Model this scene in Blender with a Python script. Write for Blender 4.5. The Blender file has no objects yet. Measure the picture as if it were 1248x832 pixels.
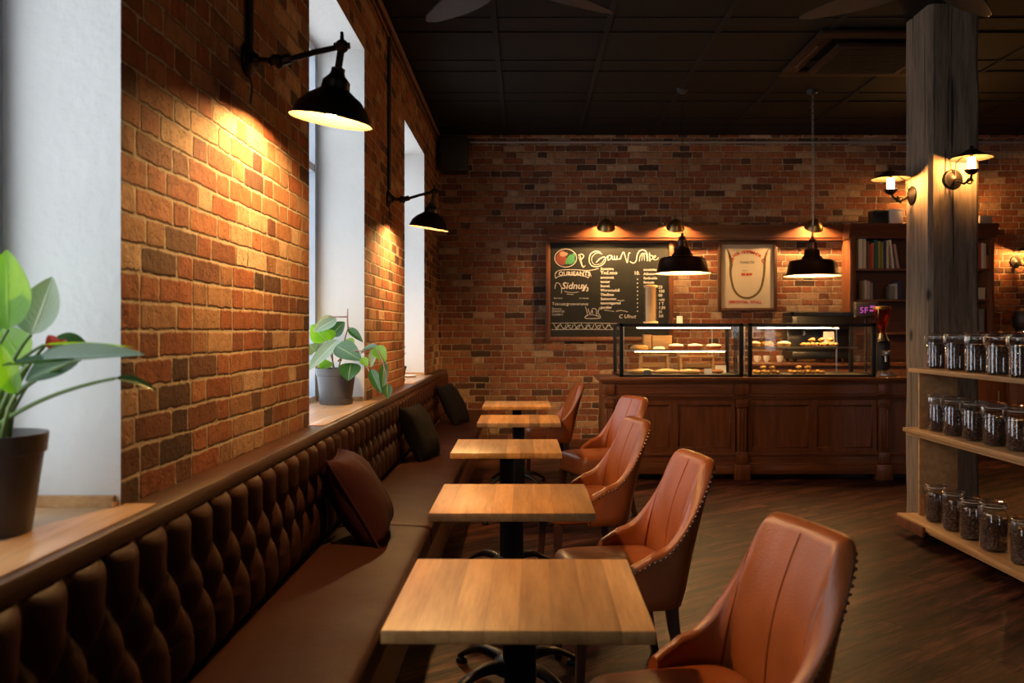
import bpy, bmesh, math, random
from mathutils import Vector, Matrix, noise as mnoise
random.seed(7)
PI = math.pi
C = bpy.context.scene.collection
F, VX, VY, H = 1065.0, 640.0, 404.0, 1.41          # focal length in px, vanishing point, eye height

def V(*a): return Vector(a)
def lerp(a, b, t): return a + (b - a) * t
def sstep(t):
    t = max(0.0, min(1.0, t)); return t * t * (3 - 2 * t)

# ------------------------------------------------------------------ node helper
class G:
    def __init__(s, name):
        s.m = bpy.data.materials.new(name); s.m.use_nodes = True
        s.t = s.m.node_tree; s.t.nodes.clear()
        s.out = s.t.nodes.new('ShaderNodeOutputMaterial')
    def n(s, kind, **kw):
        nd = s.t.nodes.new('ShaderNode' + kind)
        for k, v in kw.items():
            if hasattr(nd, k) and k[0].islower(): setattr(nd, k, v)
            else: s.put(nd.inputs[k.replace('_', ' ')], v)
        return nd
    def put(s, sock, v):
        if hasattr(v, 'is_output'): s.t.links.new(v, sock)
        elif isinstance(v, bpy.types.Node): s.t.links.new(v.outputs[0], sock)
        elif isinstance(v, (tuple, list)) and sock.type == 'RGBA' and len(v) == 3: sock.default_value = (*v, 1)
        else: sock.default_value = v
    def math(s, op, a, b=None, c=None):
        nd = s.t.nodes.new('ShaderNodeMath'); nd.operation = op
        s.put(nd.inputs[0], a)
        if b is not None: s.put(nd.inputs[1], b)
        if c is not None: s.put(nd.inputs[2], c)
        return nd.outputs[0]
    def mix(s, f, a, b, mode='MIX'):
        nd = s.t.nodes.new('ShaderNodeMix'); nd.data_type = 'RGBA'; nd.blend_type = mode
        s.put(nd.inputs[0], f); s.put(nd.inputs[6], a); s.put(nd.inputs[7], b)
        return nd.outputs[2]
    def ramp(s, f, stops):
        nd = s.t.nodes.new('ShaderNodeValToRGB'); s.put(nd.inputs[0], f)
        e = nd.color_ramp.elements
        while len(e) < len(stops): e.new(0.5)
        for el, (p, c) in zip(e, stops):
            el.position = p; el.color = (*c, 1) if len(c) == 3 else c
        return nd.outputs[0]
    def rng(s, v, a, b, c=0.0, d=1.0, smooth=False):
        nd = s.t.nodes.new('ShaderNodeMapRange')
        if smooth: nd.interpolation_type = 'SMOOTHSTEP'
        for i, x in enumerate((v, a, b, c, d)): s.put(nd.inputs[i], x)
        return nd.outputs[0]
    def xyz(s, v):
        nd = s.t.nodes.new('ShaderNodeSeparateXYZ'); s.put(nd.inputs[0], v); return nd.outputs
    def vec(s, x, y, z):
        nd = s.t.nodes.new('ShaderNodeCombineXYZ')
        for i, q in enumerate((x, y, z)): s.put(nd.inputs[i], q)
        return nd.outputs[0]
    def noise(s, v, scale, detail=3.0, rough=0.55, w=None):
        nd = s.t.nodes.new('ShaderNodeTexNoise')
        if v is not None: s.put(nd.inputs['Vector'], v)
        nd.inputs['Scale'].default_value = scale; nd.inputs['Detail'].default_value = detail
        nd.inputs['Roughness'].default_value = rough
        return nd.outputs[0]
    def mapping(s, v, scale=(1, 1, 1), rot=(0, 0, 0), loc=(0, 0, 0)):
        nd = s.t.nodes.new('ShaderNodeMapping'); s.put(nd.inputs[0], v)
        nd.inputs['Scale'].default_value = scale; nd.inputs['Rotation'].default_value = rot; nd.inputs['Location'].default_value = loc
        return nd.outputs[0]
    def bump(s, h, dist, strength=1.0):
        nd = s.t.nodes.new('ShaderNodeBump'); s.put(nd.inputs['Height'], h)
        nd.inputs['Distance'].default_value = dist; nd.inputs['Strength'].default_value = strength
        return nd.outputs[0]
    def bsdf(s, color, rough=0.5, metal=0.0, normal=None, **kw):
        nd = s.t.nodes.new('ShaderNodeBsdfPrincipled')
        s.put(nd.inputs['Base Color'], color); s.put(nd.inputs['Roughness'], rough); s.put(nd.inputs['Metallic'], metal)
        if normal is not None: s.put(nd.inputs['Normal'], normal)
        for k, v in kw.items(): s.put(nd.inputs[k.replace('_', ' ')], v)
        return nd.outputs[0]
    def done(s, sh):
        s.t.links.new(sh, s.out.inputs[0]); return s.m
    def obj(s): return s.n('TexCoord').outputs['Object']
    def pos(s): return s.n('NewGeometry').outputs['Position']

def simple(name, col, rough=0.5, metal=0.0, var=0.12, scale=12.0, bump=0.0, bscale=60.0, **kw):
    if rough >= .75: kw.setdefault('Specular_IOR_Level', .12)
    g = G(name); p = g.obj()
    f = g.noise(p, scale, 4)
    c = g.mix(f, tuple(x * (1 - var) for x in col), tuple(min(1, x * (1 + var)) for x in col))
    nrm = g.bump(g.noise(p, bscale, 3), bump) if bump else None
    return g.done(g.bsdf(c, g.rng(f, 0, 1, max(0, rough - .06), rough + .06), metal, nrm, **kw))

def emit(name, col, strength):
    g = G(name); e = g.n('Emission', Color=col, Strength=strength); return g.done(e.outputs[0])

def wood(name, light, dark, axis='X', grain=1.0, rough=0.45, plank=0.0, plank_axis='X', tint=0.25, coat=0.0, bump=0.0008):
    """grain runs along AXIS; plank = board width across PLANK_AXIS"""
    g = G(name); p = g.obj(); o = g.n('ObjectInfo').outputs['Random']
    x = g.xyz(p)
    off = g.math('MULTIPLY', o, 7.0)
    sc = {'X': (1.2, 14, 14), 'Y': (14, 1.2, 14), 'Z': (14, 14, 1.2)}[axis]
    pv = g.vec(g.math('ADD', x[0], off), g.math('ADD', x[1], off), x[2])
    rnd = None
    if plank:
        q = x['XYZ'.index(plank_axis)]
        idx = g.math('FLOOR', g.math('DIVIDE', q, plank))
        wn = g.n('TexWhiteNoise', noise_dimensions='2D'); g.put(wn.inputs['Vector'], g.vec(idx, off, 0))
        rnd = wn.outputs[0]
        sh = g.math('MULTIPLY', rnd, 3.7)
        pv = g.n('VectorMath', operation='ADD'); g.put(pv.inputs[0], g.vec(g.math('ADD', x[0], off), g.math('ADD', x[1], off), x[2])); g.put(pv.inputs[1], g.vec(sh, sh, sh)); pv = pv.outputs[0]
    m = g.mapping(pv, tuple(s * grain for s in sc))
    n1 = g.noise(m, 1.6, 5, 0.6)
    n2 = g.noise(m, 9.0, 3, 0.6)
    f = g.math('ADD', g.math('MULTIPLY', n1, .75), g.math('MULTIPLY', n2, .25))
    c = g.ramp(f, [(.33, dark), (.5, tuple((a + b) / 2 for a, b in zip(light, dark))), (.66, light)])
    if rnd is not None:
        c = g.mix(1.0, c, g.ramp(rnd, [(0, (1 - tint,) * 3), (1, (1 + tint * .5,) * 3)]), 'MULTIPLY')
        e = g.math('ABSOLUTE', g.math('SUBTRACT', g.math('FRACT', g.math('DIVIDE', q, plank)), .5))
        c = g.mix(g.rng(e, .488, .5), c, tuple(d * .6 for d in dark))
    nrm = g.bump(n2, bump)
    return g.done(g.bsdf(c, g.rng(n1, 0, 1, rough + .08, rough - .06), 0, nrm, Coat_Weight=coat, Coat_Roughness=.25))

def brick(name, axis, warm=1.0):
    g = G(name); P = g.pos()
    wn = g.noise(P, 4.0, 2)
    x = g.xyz(P)
    wob = g.math('MULTIPLY', g.math('SUBTRACT', wn, .5), .012)
    U = g.math('ADD', x['XYZ'.index(axis)], wob); W = g.math('ADD', x[2], wob)
    ch = .0785
    vr = g.math('DIVIDE', W, ch); row = g.math('FLOOR', vr); vf = g.math('FRACT', vr)
    rw = g.n('TexWhiteNoise', noise_dimensions='1D'); g.put(rw.inputs['W'], row)
    us = g.math('ADD', g.math('ADD', U, g.math('MULTIPLY', g.math('MODULO', row, 2), .19)), g.math('MULTIPLY', rw.outputs[0], .08))
    pr = g.math('DIVIDE', us, .38); pi_ = g.math('FLOOR', pr); p = g.math('FRACT', pr)
    isH = g.math('LESS_THAN', p, .34); nH = g.math('SUBTRACT', 1.0, isH)
    loc = g.math('ADD', g.math('MULTIPLY', isH, g.math('DIVIDE', p, .34)), g.math('MULTIPLY', nH, g.math('DIVIDE', g.math('SUBTRACT', p, .34), .66)))
    bw = g.math('ADD', g.math('MULTIPLY', isH, .129), g.math('MULTIPLY', nH, .251))
    du = g.math('MULTIPLY', g.math('MINIMUM', loc, g.math('SUBTRACT', 1.0, loc)), bw)
    dv = g.math('MULTIPLY', g.math('MINIMUM', vf, g.math('SUBTRACT', 1.0, vf)), ch)
    fine = g.noise(P, 45.0, 4, .65)
    mid = g.noise(P, 16.0, 3, .6)
    d = g.math('ADD', g.math('SMOOTH_MIN', du, dv, .016), g.math('ADD', g.math('MULTIPLY', g.math('SUBTRACT', fine, .5), .016), g.math('MULTIPLY', g.math('SUBTRACT', mid, .5), .016)))
    mask = g.rng(d, .0015, .0085, smooth=True)
    idv = g.vec(g.math('ADD', pi_, g.math('MULTIPLY', isH, .37)), row, 3.3)
    bn = g.n('TexWhiteNoise', noise_dimensions='3D'); g.put(bn.inputs['Vector'], idv)
    r = bn.outputs[0]
    col = g.ramp(r, [(0, (.06, .034, .025)), (.1, (.12, .055, .034)), (.25, (.21, .072, .036)), (.5, (.27, .095, .045)), (.66, (.32, .145, .07)), (.8, (.24, .125, .07)), (.9, (.36, .21, .12)), (1, (.44, .31, .21))])
    mott = g.noise(P, 22.0, 5, .7)
    col = g.mix(1.0, col, g.ramp(mott, [(.25, (.55, .5, .48)), (.5, (1, 1, 1)), (.8, (1.35, 1.3, 1.25))]), 'MULTIPLY')
    big = g.noise(P, 1.3, 3)
    col = g.mix(1.0, col, g.ramp(big, [(.3, (.72, .7, .7)), (.7, (1.15, 1.12, 1.1))]), 'MULTIPLY')
    mcol = g.mix(fine, (.30, .23, .16), (.52, .44, .34))
    c = g.mix(mask, mcol, col)
    pits = g.rng(g.noise(P, 70.0, 2), .32, .42)
    hgt = g.math('ADD', g.math('MULTIPLY', mask, g.math('ADD', .65, g.math('MULTIPLY', r, .5))), g.math('ADD', g.math('MULTIPLY', mott, .45), g.math('MULTIPLY', pits, .12)))
    return g.done(g.bsdf(c, .85, 0, g.bump(hgt, .021, 1.0), Specular_IOR_Level=.25))

def leather(name, col, rough, var=.3, bump=.0006, spec=.5):
    g = G(name); p = g.obj(); o = g.n('ObjectInfo').outputs['Random']
    f = g.noise(p, 5.0, 5, .62); f2 = g.noise(g.mapping(p, (30, 30, 6)), 1.0, 4)
    c = g.mix(f, tuple(x * (1 - var) for x in col), tuple(x * (1 + var) for x in col))
    c = g.mix(g.math('MULTIPLY', f2, .35), c, tuple(x * .7 for x in col))
    v = g.n('TexVoronoi', Scale=260.0); g.put(v.inputs['Vector'], p)
    h = g.math('ADD', v.outputs[0], g.math('MULTIPLY', f2, .8))
    return g.done(g.bsdf(c, g.rng(f, .2, .8, rough - .07, rough + .09), 0, g.bump(h, bump), Specular_IOR_Level=spec))

def glass(name, tint=(1, 1, 1), refl=1.0, rough=.02):
    g = G(name)
    t = g.n('BsdfTransparent', Color=tint); gl = g.n('BsdfGlossy', Color=(.95, .97, 1.0), Roughness=rough)
    lw = g.n('LayerWeight', Blend=.5)
    fr = g.math('ADD', .04, g.math('MULTIPLY', g.math('POWER', lw.outputs[1], 5.0), .96))
    mx = g.n('MixShader'); g.put(mx.inputs[0], g.math('MINIMUM', g.math('MULTIPLY', fr, refl), .9))
    g.t.links.new(t.outputs[0], mx.inputs[1]); g.t.links.new(gl.outputs[0], mx.inputs[2])
    return g.done(mx.outputs[0])

def leafmat(name, col, vein, transl=.35):
    g = G(name); p = g.obj(); u = g.xyz(g.n('UVMap').outputs[0])
    f = g.noise(p, 9.0, 3)
    c = g.mix(f, tuple(x * .72 for x in col), tuple(x * 1.25 for x in col))
    mid = g.math('ABSOLUTE', g.math('SUBTRACT', u[0], .5))
    side = g.math('FRACT', g.math('MULTIPLY', g.math('SUBTRACT', u[1], g.math('MULTIPLY', mid, .7)), 9.0))
    vn = g.math('MAXIMUM', g.rng(mid, .035, .015), g.math('MULTIPLY', g.rng(side, .12, .03), .35))
    c = g.mix(g.math('MULTIPLY', vn, .8), c, vein)
    b = g.bsdf(c, .33, 0, g.bump(vn, .002))
    tr = g.n('BsdfTranslucent', Color=tuple(min(1, x * y) for x, y in zip(col, (2.6, 2.4, 1.0))))
    mx = g.n('MixShader', Fac=transl); g.t.links.new(b, mx.inputs[1]); g.t.links.new(tr.outputs[0], mx.inputs[2])
    return g.done(mx.outputs[0])

# ------------------------------------------------------------------ mesh helper
class MB:
    def __init__(s): s.bm = bmesh.new(); s.uv = None
    def face(s, vs, mi=0):
        try:
            f = s.bm.faces.new(vs); f.material_index = mi; return f
        except ValueError: return None
    def box(s, x0, x1, y0, y1, z0, z1, mi=0, bev=0.0, M=None, seg=2):
        vs = [s.bm.verts.new((x, y, z)) for x in (x0, x1) for y in (y0, y1) for z in (z0, z1)]
        fs = [s.face([vs[i] for i in q], mi) for q in ((0, 1, 3, 2), (4, 6, 7, 5), (0, 4, 5, 1), (2, 3, 7, 6), (0, 2, 6, 4), (1, 5, 7, 3))]
        if bev > 0:
            es = list({e for f in fs for e in f.edges})
            r = bmesh.ops.bevel(s.bm, geom=es, offset=bev, segments=seg, affect='EDGES', profile=.5, clamp_overlap=True)
            vs = list({v for f in r['faces'] for v in f.verts} | {v for v in vs if v.is_valid})
        if M is not None:
            for v in vs: v.co = M @ v.co
        return s
    def rings(s, rings, closed_u=True, cap=True, mi=0, mis=None, flip=False):
        """rings: list of lists of points; quads between neighbours"""
        vr = [[s.bm.verts.new(p) for p in r] for r in rings]
        n = len(vr[0])
        for a in range(len(vr) - 1):
            m = mis[a] if mis else mi
            for i in range(n if closed_u else n - 1):
                j = (i + 1) % n
                s.face([vr[a][i], vr[a][j], vr[a + 1][j], vr[a + 1][i]], m)
        if cap and closed_u:
            s.face(vr[0][::-1], mis[0] if mis else mi); s.face(vr[-1], mis[-1] if mis else mi)
        return vr
    def lathe(s, prof, c=(0, 0, 0), seg=32, cap=True, mi=0, mis=None, M=None):
        c = Vector(c); R = []
        for r, z in prof:
            ring = [Vector((r * math.cos(2 * PI * i / seg), r * math.sin(2 * PI * i / seg), z)) for i in range(seg)]
            R.append([(M @ p if M is not None else p) + c for p in ring])
        s.rings(R, True, cap, mi, mis); return s
    def tube(s, pts, rad, seg=10, mi=0, cap=True):
        pts = [Vector(p) for p in pts]; n = len(pts)
        rr = rad if isinstance(rad, (list, tuple)) else [rad] * n
        R = []; up = None
        for i, p in enumerate(pts):
            t = (pts[min(i + 1, n - 1)] - pts[max(i - 1, 0)]).normalized()
            if up is None:
                up = Vector((0, 0, 1)) if abs(t.z) < .9 else Vector((1, 0, 0))
            a = t.cross(up)
            if a.length < 1e-5: a = t.orthogonal()
            a.normalize(); b = a.cross(t).normalized(); up = b
            R.append([p + (a * math.cos(2 * PI * k / seg) + b * math.sin(2 * PI * k / seg)) * rr[i] for k in range(seg)])
        s.rings(R, True, cap, mi); return s
    def ball(s, c, r, seg=12, rings=8, mi=0, sc=(1, 1, 1), M=None):
        prof = [(max(1e-4, r * math.sin(PI * i / rings)), -r * math.cos(PI * i / rings)) for i in range(rings + 1)]
        c = Vector(c); R = []
        for q, z in prof:
            ring = [Vector((q * math.cos(2 * PI * i / seg) * sc[0], q * math.sin(2 * PI * i / seg) * sc[1], z * sc[2])) for i in range(seg)]
            R.append([(M @ p if M is not None else p) + c for p in ring])
        s.rings(R, True, True, mi); return s
    def grid(s, fn, nu, nv, mi=0, uv=False):
        vs = [[s.bm.verts.new(fn(i / nu, j / nv)) for j in range(nv + 1)] for i in range(nu + 1)]
        if uv and s.uv is None: s.uv = s.bm.loops.layers.uv.new('UVMap')
        for i in range(nu):
            for j in range(nv):
                f = s.face([vs[i][j], vs[i + 1][j], vs[i + 1][j + 1], vs[i][j + 1]], mi)
                if uv and f:
                    for l, (a, b) in zip(f.loops, ((i, j), (i + 1, j), (i + 1, j + 1), (i, j + 1))): l[s.uv].uv = (a / nu, b / nv)
        return vs
    def extrude_poly(s, pts, d, mi=0):
        """closed planar polygon of 3D points, extruded by vector d"""
        d = Vector(d); a = [s.bm.verts.new(p) for p in pts]; b = [s.bm.verts.new(Vector(p) + d) for p in pts]
        s.face(a[::-1], mi); s.face(b, mi); n = len(a)
        for i in range(n): s.face([a[i], a[(i + 1) % n], b[(i + 1) % n], b[i]], mi)
        return s
    def mesh(s, me, fn, mi=0):
        vs = [s.bm.verts.new(fn(v.co)) for v in me.vertices]
        for p in me.polygons: s.face([vs[i] for i in p.vertices], mi)
        return s
    def build(s, name, mats, parent=None, loc=None, off=None, smooth=35, recalc=True, bev=0.0):
        if recalc: bmesh.ops.recalc_face_normals(s.bm, faces=s.bm.faces[:])
        me = bpy.data.meshes.new(name)
        if off is not None: bmesh.ops.translate(s.bm, verts=s.bm.verts[:], vec=-Vector(off))
        s.bm.to_mesh(me); s.bm.free()
        for m in (mats if isinstance(mats, (list, tuple)) else [mats]): me.materials.append(m)
        if smooth:
            me.polygons.foreach_set('use_smooth', [True] * len(me.polygons)); me.set_sharp_from_angle(angle=math.radians(smooth))
        o = bpy.data.objects.new(name, me); C.objects.link(o)
        if parent is not None: o.parent = parent
        if loc is not None: o.location = loc
        if bev:
            b = o.modifiers.new('Bevel', 'BEVEL'); b.width = bev; b.segments = 2; b.limit_method = 'ANGLE'; b.angle_limit = math.radians(40)
        return o

def tag(o, label=None, cat=None, group=None, kind=None):
    if label: o['label'] = label
    if cat: o['category'] = cat
    if group: o['group'] = group
    if kind: o['kind'] = kind
    return o
def thing(name, label, cat, loc=(0, 0, 0), rz=0.0, group=None):
    o = bpy.data.objects.new(name, None); C.objects.link(o); o.empty_display_size = .05
    o.location = loc; o.rotation_euler = (0, 0, rz)
    return tag(o, label, cat, group)
def dup(root, loc=None, rz=None, label=None, group=None):
    r = root.copy(); C.objects.link(r)
    if loc is not None: r.location = loc
    if rz is not None: r.rotation_euler = (0, 0, rz)
    if label: r['label'] = label
    if group: r['group'] = group
    for ch in list(root.children):
        c = ch.copy(); C.objects.link(c); c.parent = r
        for g in list(ch.children):
            d = g.copy(); C.objects.link(d); d.parent = c
    return r
def struct(o, **kw):
    o['kind'] = 'structure'; return o

_dg = bpy.context.evaluated_depsgraph_get
def text_mesh(s, size, extrude=.0008, shear=0.0, align='LEFT', bold=0.0):
    cu = bpy.data.curves.new('t', 'FONT'); cu.body = s; cu.size = size; cu.extrude = extrude; cu.shear = shear
    cu.align_x = align; cu.offset = bold; cu.resolution_u = 2
    o = bpy.data.objects.new('t', cu); C.objects.link(o)
    me = bpy.data.meshes.new_from_object(o.evaluated_get(_dg()))
    bpy.data.objects.remove(o); bpy.data.curves.remove(cu)
    return me
def put_text(mb, s, X, Y, Z, size, shear=0.0, align='LEFT', bold=0.0, mi=0, rot=0.0):
    """writing on a surface facing -Y"""
    me = text_mesh(s, size, .0008, shear, align, bold); c, n = math.cos(rot), math.sin(rot)
    mb.mesh(me, lambda v: Vector((X + v.x * c - v.y * n, Y - v.z, Z + v.x * n + v.y * c)), mi); bpy.data.meshes.remove(me)

# ------------------------------------------------------------------ materials
M = {}
M['brick_l'] = brick('brick_left', 'Y'); M['brick_b'] = brick('brick_back', 'X')
g = G('plaster'); p = g.obj(); f = g.noise(p, 6, 4); M['plaster'] = g.done(g.bsdf(g.mix(f, (.66, .66, .655), (.74, .74, .73)), .8, 0, g.bump(g.noise(p, 30, 5), .003)))
M['ceil'] = simple('ceiling_paint', (.013, .011, .009), .75, bump=.001)
M['ceil_grid'] = simple('ceiling_grid_paint', (.018, .015, .013), .8)
# floor
g = G('floor_planks'); P = g.pos(); a = math.radians(38)
mp = g.mapping(P, rot=(0, 0, -a)); x = g.xyz(mp)
rowf = g.math('DIVIDE', x[1], .145); row = g.math('FLOOR', rowf)
w1 = g.n('TexWhiteNoise', noise_dimensions='1D'); g.put(w1.inputs['W'], row)
uf = g.math('ADD', g.math('DIVIDE', x[0], 1.25), g.math('MULTIPLY', w1.outputs[0], 5.0)); ui = g.math('FLOOR', uf)
w2 = g.n('TexWhiteNoise', noise_dimensions='2D'); g.put(w2.inputs['Vector'], g.vec(ui, row, 0)); r = w2.outputs[0]
gv = g.vec(g.math('ADD', g.math('MULTIPLY', x[0], 1.1), g.math('MULTIPLY', r, 9)), g.math('MULTIPLY', x[1], 9), g.math('MULTIPLY', r, 7))
n1 = g.noise(gv, 1.3, 6, .65); n2 = g.noise(gv, 7, 3)
c = g.ramp(g.math('ADD', g.math('MULTIPLY', n1, .7), g.math('MULTIPLY', n2, .3)), [(.40, (.008, .0028, .002)), (.5, (.034, .0118, .008)), (.60, (.11, .040, .027))])
c = g.mix(1.0, c, g.ramp(r, [(0, (.5, .48, .48)), (1, (1.4, 1.35, 1.3))]), 'MULTIPLY')
e1 = g.math('MINIMUM', g.math('FRACT', rowf), g.math('SUBTRACT', 1, g.math('FRACT', rowf)))
e2 = g.math('MULTIPLY', g.math('MINIMUM', g.math('FRACT', uf), g.math('SUBTRACT', 1, g.math('FRACT', uf))), 8.6)
gap = g.rng(g.math('MINIMUM', e1, e2), .008, .022)
c = g.mix(gap, (.012, .008, .006), c)
M['floor'] = g.done(g.bsdf(c, g.rng(n1, .2, .8, .54, .38), 0, g.bump(g.math('ADD', gap, g.math('MULTIPLY', n2, .15)), .0015), Specular_IOR_Level=.10))
M['ledge'] = wood('ledge_wood', (.065, .022, .011), (.032, .011, .006), 'Y', 1.0, .42, coat=.05)
M['sill'] = wood('sill_wood', (.62, .38, .19), (.40, .22, .10), 'Y', 1.0, .3, coat=.3)
M['table'] = wood('table_oak', (.68, .36, .13), (.38, .175, .056), 'Y', 1.0, .43, plank=.0763, plank_axis='X', tint=.40)
M['counter'] = wood('counter_wood', (.22, .075, .025), (.10, .032, .010), 'Z', 1.0, .36, coat=.25)
M['counter_h'] = wood('counter_wood_rail', (.22, .078, .028), (.095, .032, .012), 'X', 1.0, .34, coat=.25)
M['cornice'] = wood('cornice_wood', (.13, .042, .017), (.06, .02, .008), 'X', 1.0, .4, coat=.2)
M['frame'] = wood('dark_frame_wood', (.11, .05, .026), (.05, .02, .01), 'Z', 1.5, .4)
M['case_wood'] = wood('bookcase_wood', (.22, .075, .028), (.10, .033, .013), 'Z', 1.0, .42)
M['shelf'] = wood('shelf_pine', (.62, .36, .15), (.40, .20, .075), 'Y', 1.0, .5)
M['crate'] = wood('crate_wood', (.60, .36, .15), (.42, .22, .08), 'X', 1.5, .55)
g = G('post_timber'); p = g.obj(); x = g.xyz(p)
m = g.mapping(p, (14, 14, 1.0)); n1 = g.noise(m, 1.5, 6, .65); n2 = g.noise(m, 7, 4, .6)
c = g.ramp(g.math('ADD', g.math('MULTIPLY', n1, .65), g.math('MULTIPLY', n2, .35)), [(.33, (.075, .050, .034)), (.5, (.20, .145, .098)), (.67, (.30, .225, .16))])
vk = g.n('TexVoronoi', Scale=2.6); g.put(vk.inputs['Vector'], g.mapping(p, (1, 1, .62)))
c = g.mix(g.rng(vk.outputs[0], .10, .045), c, (.02, .013, .009))
crk = g.rng(g.noise(g.mapping(p, (26, 26, .7)), 1.0, 2), .33, .30)
c = g.mix(crk, c, (.03, .022, .017))
M['timber'] = g.done(g.bsdf(c, .8, 0, g.bump(g.math('SUBTRACT', n2, crk), .004)))
M['tan'] = leather('tan_leather', (.34, .090, .022), .31, .45)
M['brown'] = leather('brown_leather', (.038, .0128, .0078), .46, .2, spec=.08)
M['maroon'] = simple('maroon_velvet', (.034, .008, .0085), .8, var=.25, scale=9, bump=.0006, bscale=300)
M['black_cloth'] = simple('black_fabric', (.006, .0045, .005), .9, var=.2, bump=.0006, bscale=300)
M['leg'] = wood('leg_wood', (.09, .03, .014), (.035, .012, .006), 'Z', 1.0, .35)
M['nail'] = simple('antique_nail', (.20, .14, .085), .35, 1.0)
M['black'] = simple('black_metal', (.012, .012, .013), .38, .6)
M['bronze'] = simple('lamp_bronze', (.020, .015, .012), .38, .7)
M['enamel'] = simple('shade_enamel', (.80, .74, .62), .4)
M['enamel_dimmed'] = simple('dimmed_enamel', (.05, .042, .028), .5)  # shade inside darkened in colour so the bulb does not burn it out
M['tin'] = simple('tin_reflector', (.035, .026, .018), .5)
M['copper'] = simple('pendant_bronze', (.055, .028, .018), .32, .85)
M['brass'] = simple('aged_brass', (.40, .27, .11), .32, 1.0)
M['steel'] = simple('brushed_steel', (.55, .54, .52), .3, 1.0)
M['darksteel'] = simple('dark_steel', (.08, .08, .085), .35, .9)
M['casemetal'] = simple('display_case_metal', (.018, .022, .028), .4, .5)
M['conduit'] = simple('conduit_grey', (.30, .31, .33), .45, .4)
M['conduit_dark'] = simple('conduit_dark', (.04, .042, .046), .45, .4)
M['trimpipe'] = simple('painted_pipe', (.16, .085, .05), .5)
M['pot_grey'] = simple('grey_plastic', (.065, .07, .085), .5)
M['pot_brown'] = simple('brown_plastic', (.045, .034, .030), .5)
M['soil'] = simple('soil', (.03, .02, .013), .95, bump=.004, bscale=90)
M['leaf'] = leafmat('leaf_green', (.024, .095, .022), (.25, .40, .18), .16)
M['leaf_lime'] = leafmat('leaf_lime', (.12, .30, .015), (.30, .45, .10), .42)
M['leaf_pale'] = leafmat('leaf_silver', (.17, .27, .19), (.6, .66, .58), .12)
M['stem'] = simple('stem_green', (.13, .22, .05), .5)
M['stem_red'] = simple('stem_reddish', (.22, .10, .07), .5)
M['red'] = simple('flower_red', (.65, .03, .02), .4)
M['window'] = simple('window_paint', (.42, .47, .55), .45)
M['pane'] = glass('window_pane', (.97, .99, 1.0))
M['glass'] = glass('case_glass', (.97, .985, .98), .55)
M['jar'] = glass('jar_glass', (.97, .98, .98), 1.5, .03)
M['amber'] = glass('amber_glass', (1.0, .52, .16), 1.0, .05)
M['board'] = simple('slate', (.022, .024, .023), .75, var=.35, scale=5)
M['chalk'] = simple('chalk_white', (.72, .70, .66), .9)
M['chalk_green'] = simple('chalk_green', (.06, .28, .12), .9)
M['chalk_red'] = simple('chalk_red', (.22, .06, .045), .9)
M['chalk_brown'] = simple('chalk_brown', (.42, .25, .17), .9)
M['paper'] = simple('poster_paper', (.50, .43, .33), .8, var=.06)
M['ink_red'] = simple('ink_red', (.48, .06, .035), .8)
M['ink_grey'] = simple('ink_grey', (.24, .22, .18), .8)
M['ink_olive'] = simple('ink_olive', (.12, .09, .04), .8)
M['white'] = simple('white_card', (.78, .76, .72), .7, var=.04)
M['ceramic'] = simple('white_ceramic', (.75, .73, .70), .25, var=.04)
M['navy'] = simple('navy_card', (.03, .035, .07), .6)
M['cream'] = simple('cream', (.88, .80, .66), .6, bump=.004, bscale=50)
M['berry'] = simple('red_filling', (.42, .09, .035), .4)
M['pastry'] = simple('baked_pastry', (.62, .32, .085), .5, var=.35, scale=25, bump=.004, bscale=70)
M['bread'] = simple('bread_crust', (.66, .40, .17), .6, var=.3, scale=18, bump=.003, bscale=60)
M['meat'] = simple('glazed_bun', (.38, .14, .05), .4, var=.3, scale=20, bump=.003)
M['wafer'] = simple('wafer', (.66, .42, .18), .5, var=.2, scale=25)
M['tray'] = simple('metal_tray', (.40, .38, .35), .35, .9)
M['black_plastic'] = simple('black_plastic', (.012, .012, .013), .45)
M['grille'] = simple('speaker_grille', (.015, .015, .016), .7, bump=.002, bscale=250)
M['ac'] = simple('brown_panel', (.036, .016, .008), .78)
M['bulb'] = emit('bulb_glow', (1.0, .55, .19), 1250.0)
M['bulb_p'] = emit('pendant_bulb_glow', (1.0, .55, .19), 420.0)
M['bulb_s'] = emit('spot_bulb_glow', (1.0, .55, .20), 3200.0)
M['chimney'] = emit('lamp_chimney_glow', (1.0, .46, .12), 400.0)
M['led'] = emit('led_strip', (1.0, .64, .31), 24.0)
M['screen'] = emit('screen_glow', (.55, .10, .40), .32)
M['screen_off'] = simple('screen_dark', (.02, .015, .03), .2)
M['red_led'] = emit('red_indicator', (1, .05, .03), 3.0)
g = G('coffee_beans'); p = g.obj(); rnd = g.n('ObjectInfo').outputs['Random']
v = g.n('TexVoronoi', Scale=95.0); g.put(v.inputs['Vector'], g.mapping(p, (1, 1, 1.35)))
bc = g.mix(g.xyz(v.outputs['Color'])[0], (.045, .019, .011), (.16, .072, .038))
bc = g.mix(g.rng(v.outputs[0], .55, .85), bc, (.006, .003, .002))
M['beans'] = g.done(g.bsdf(bc, .36, 0, g.bump(g.math('SUBTRACT', 1.0, v.outputs[0]), .006)))

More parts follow.
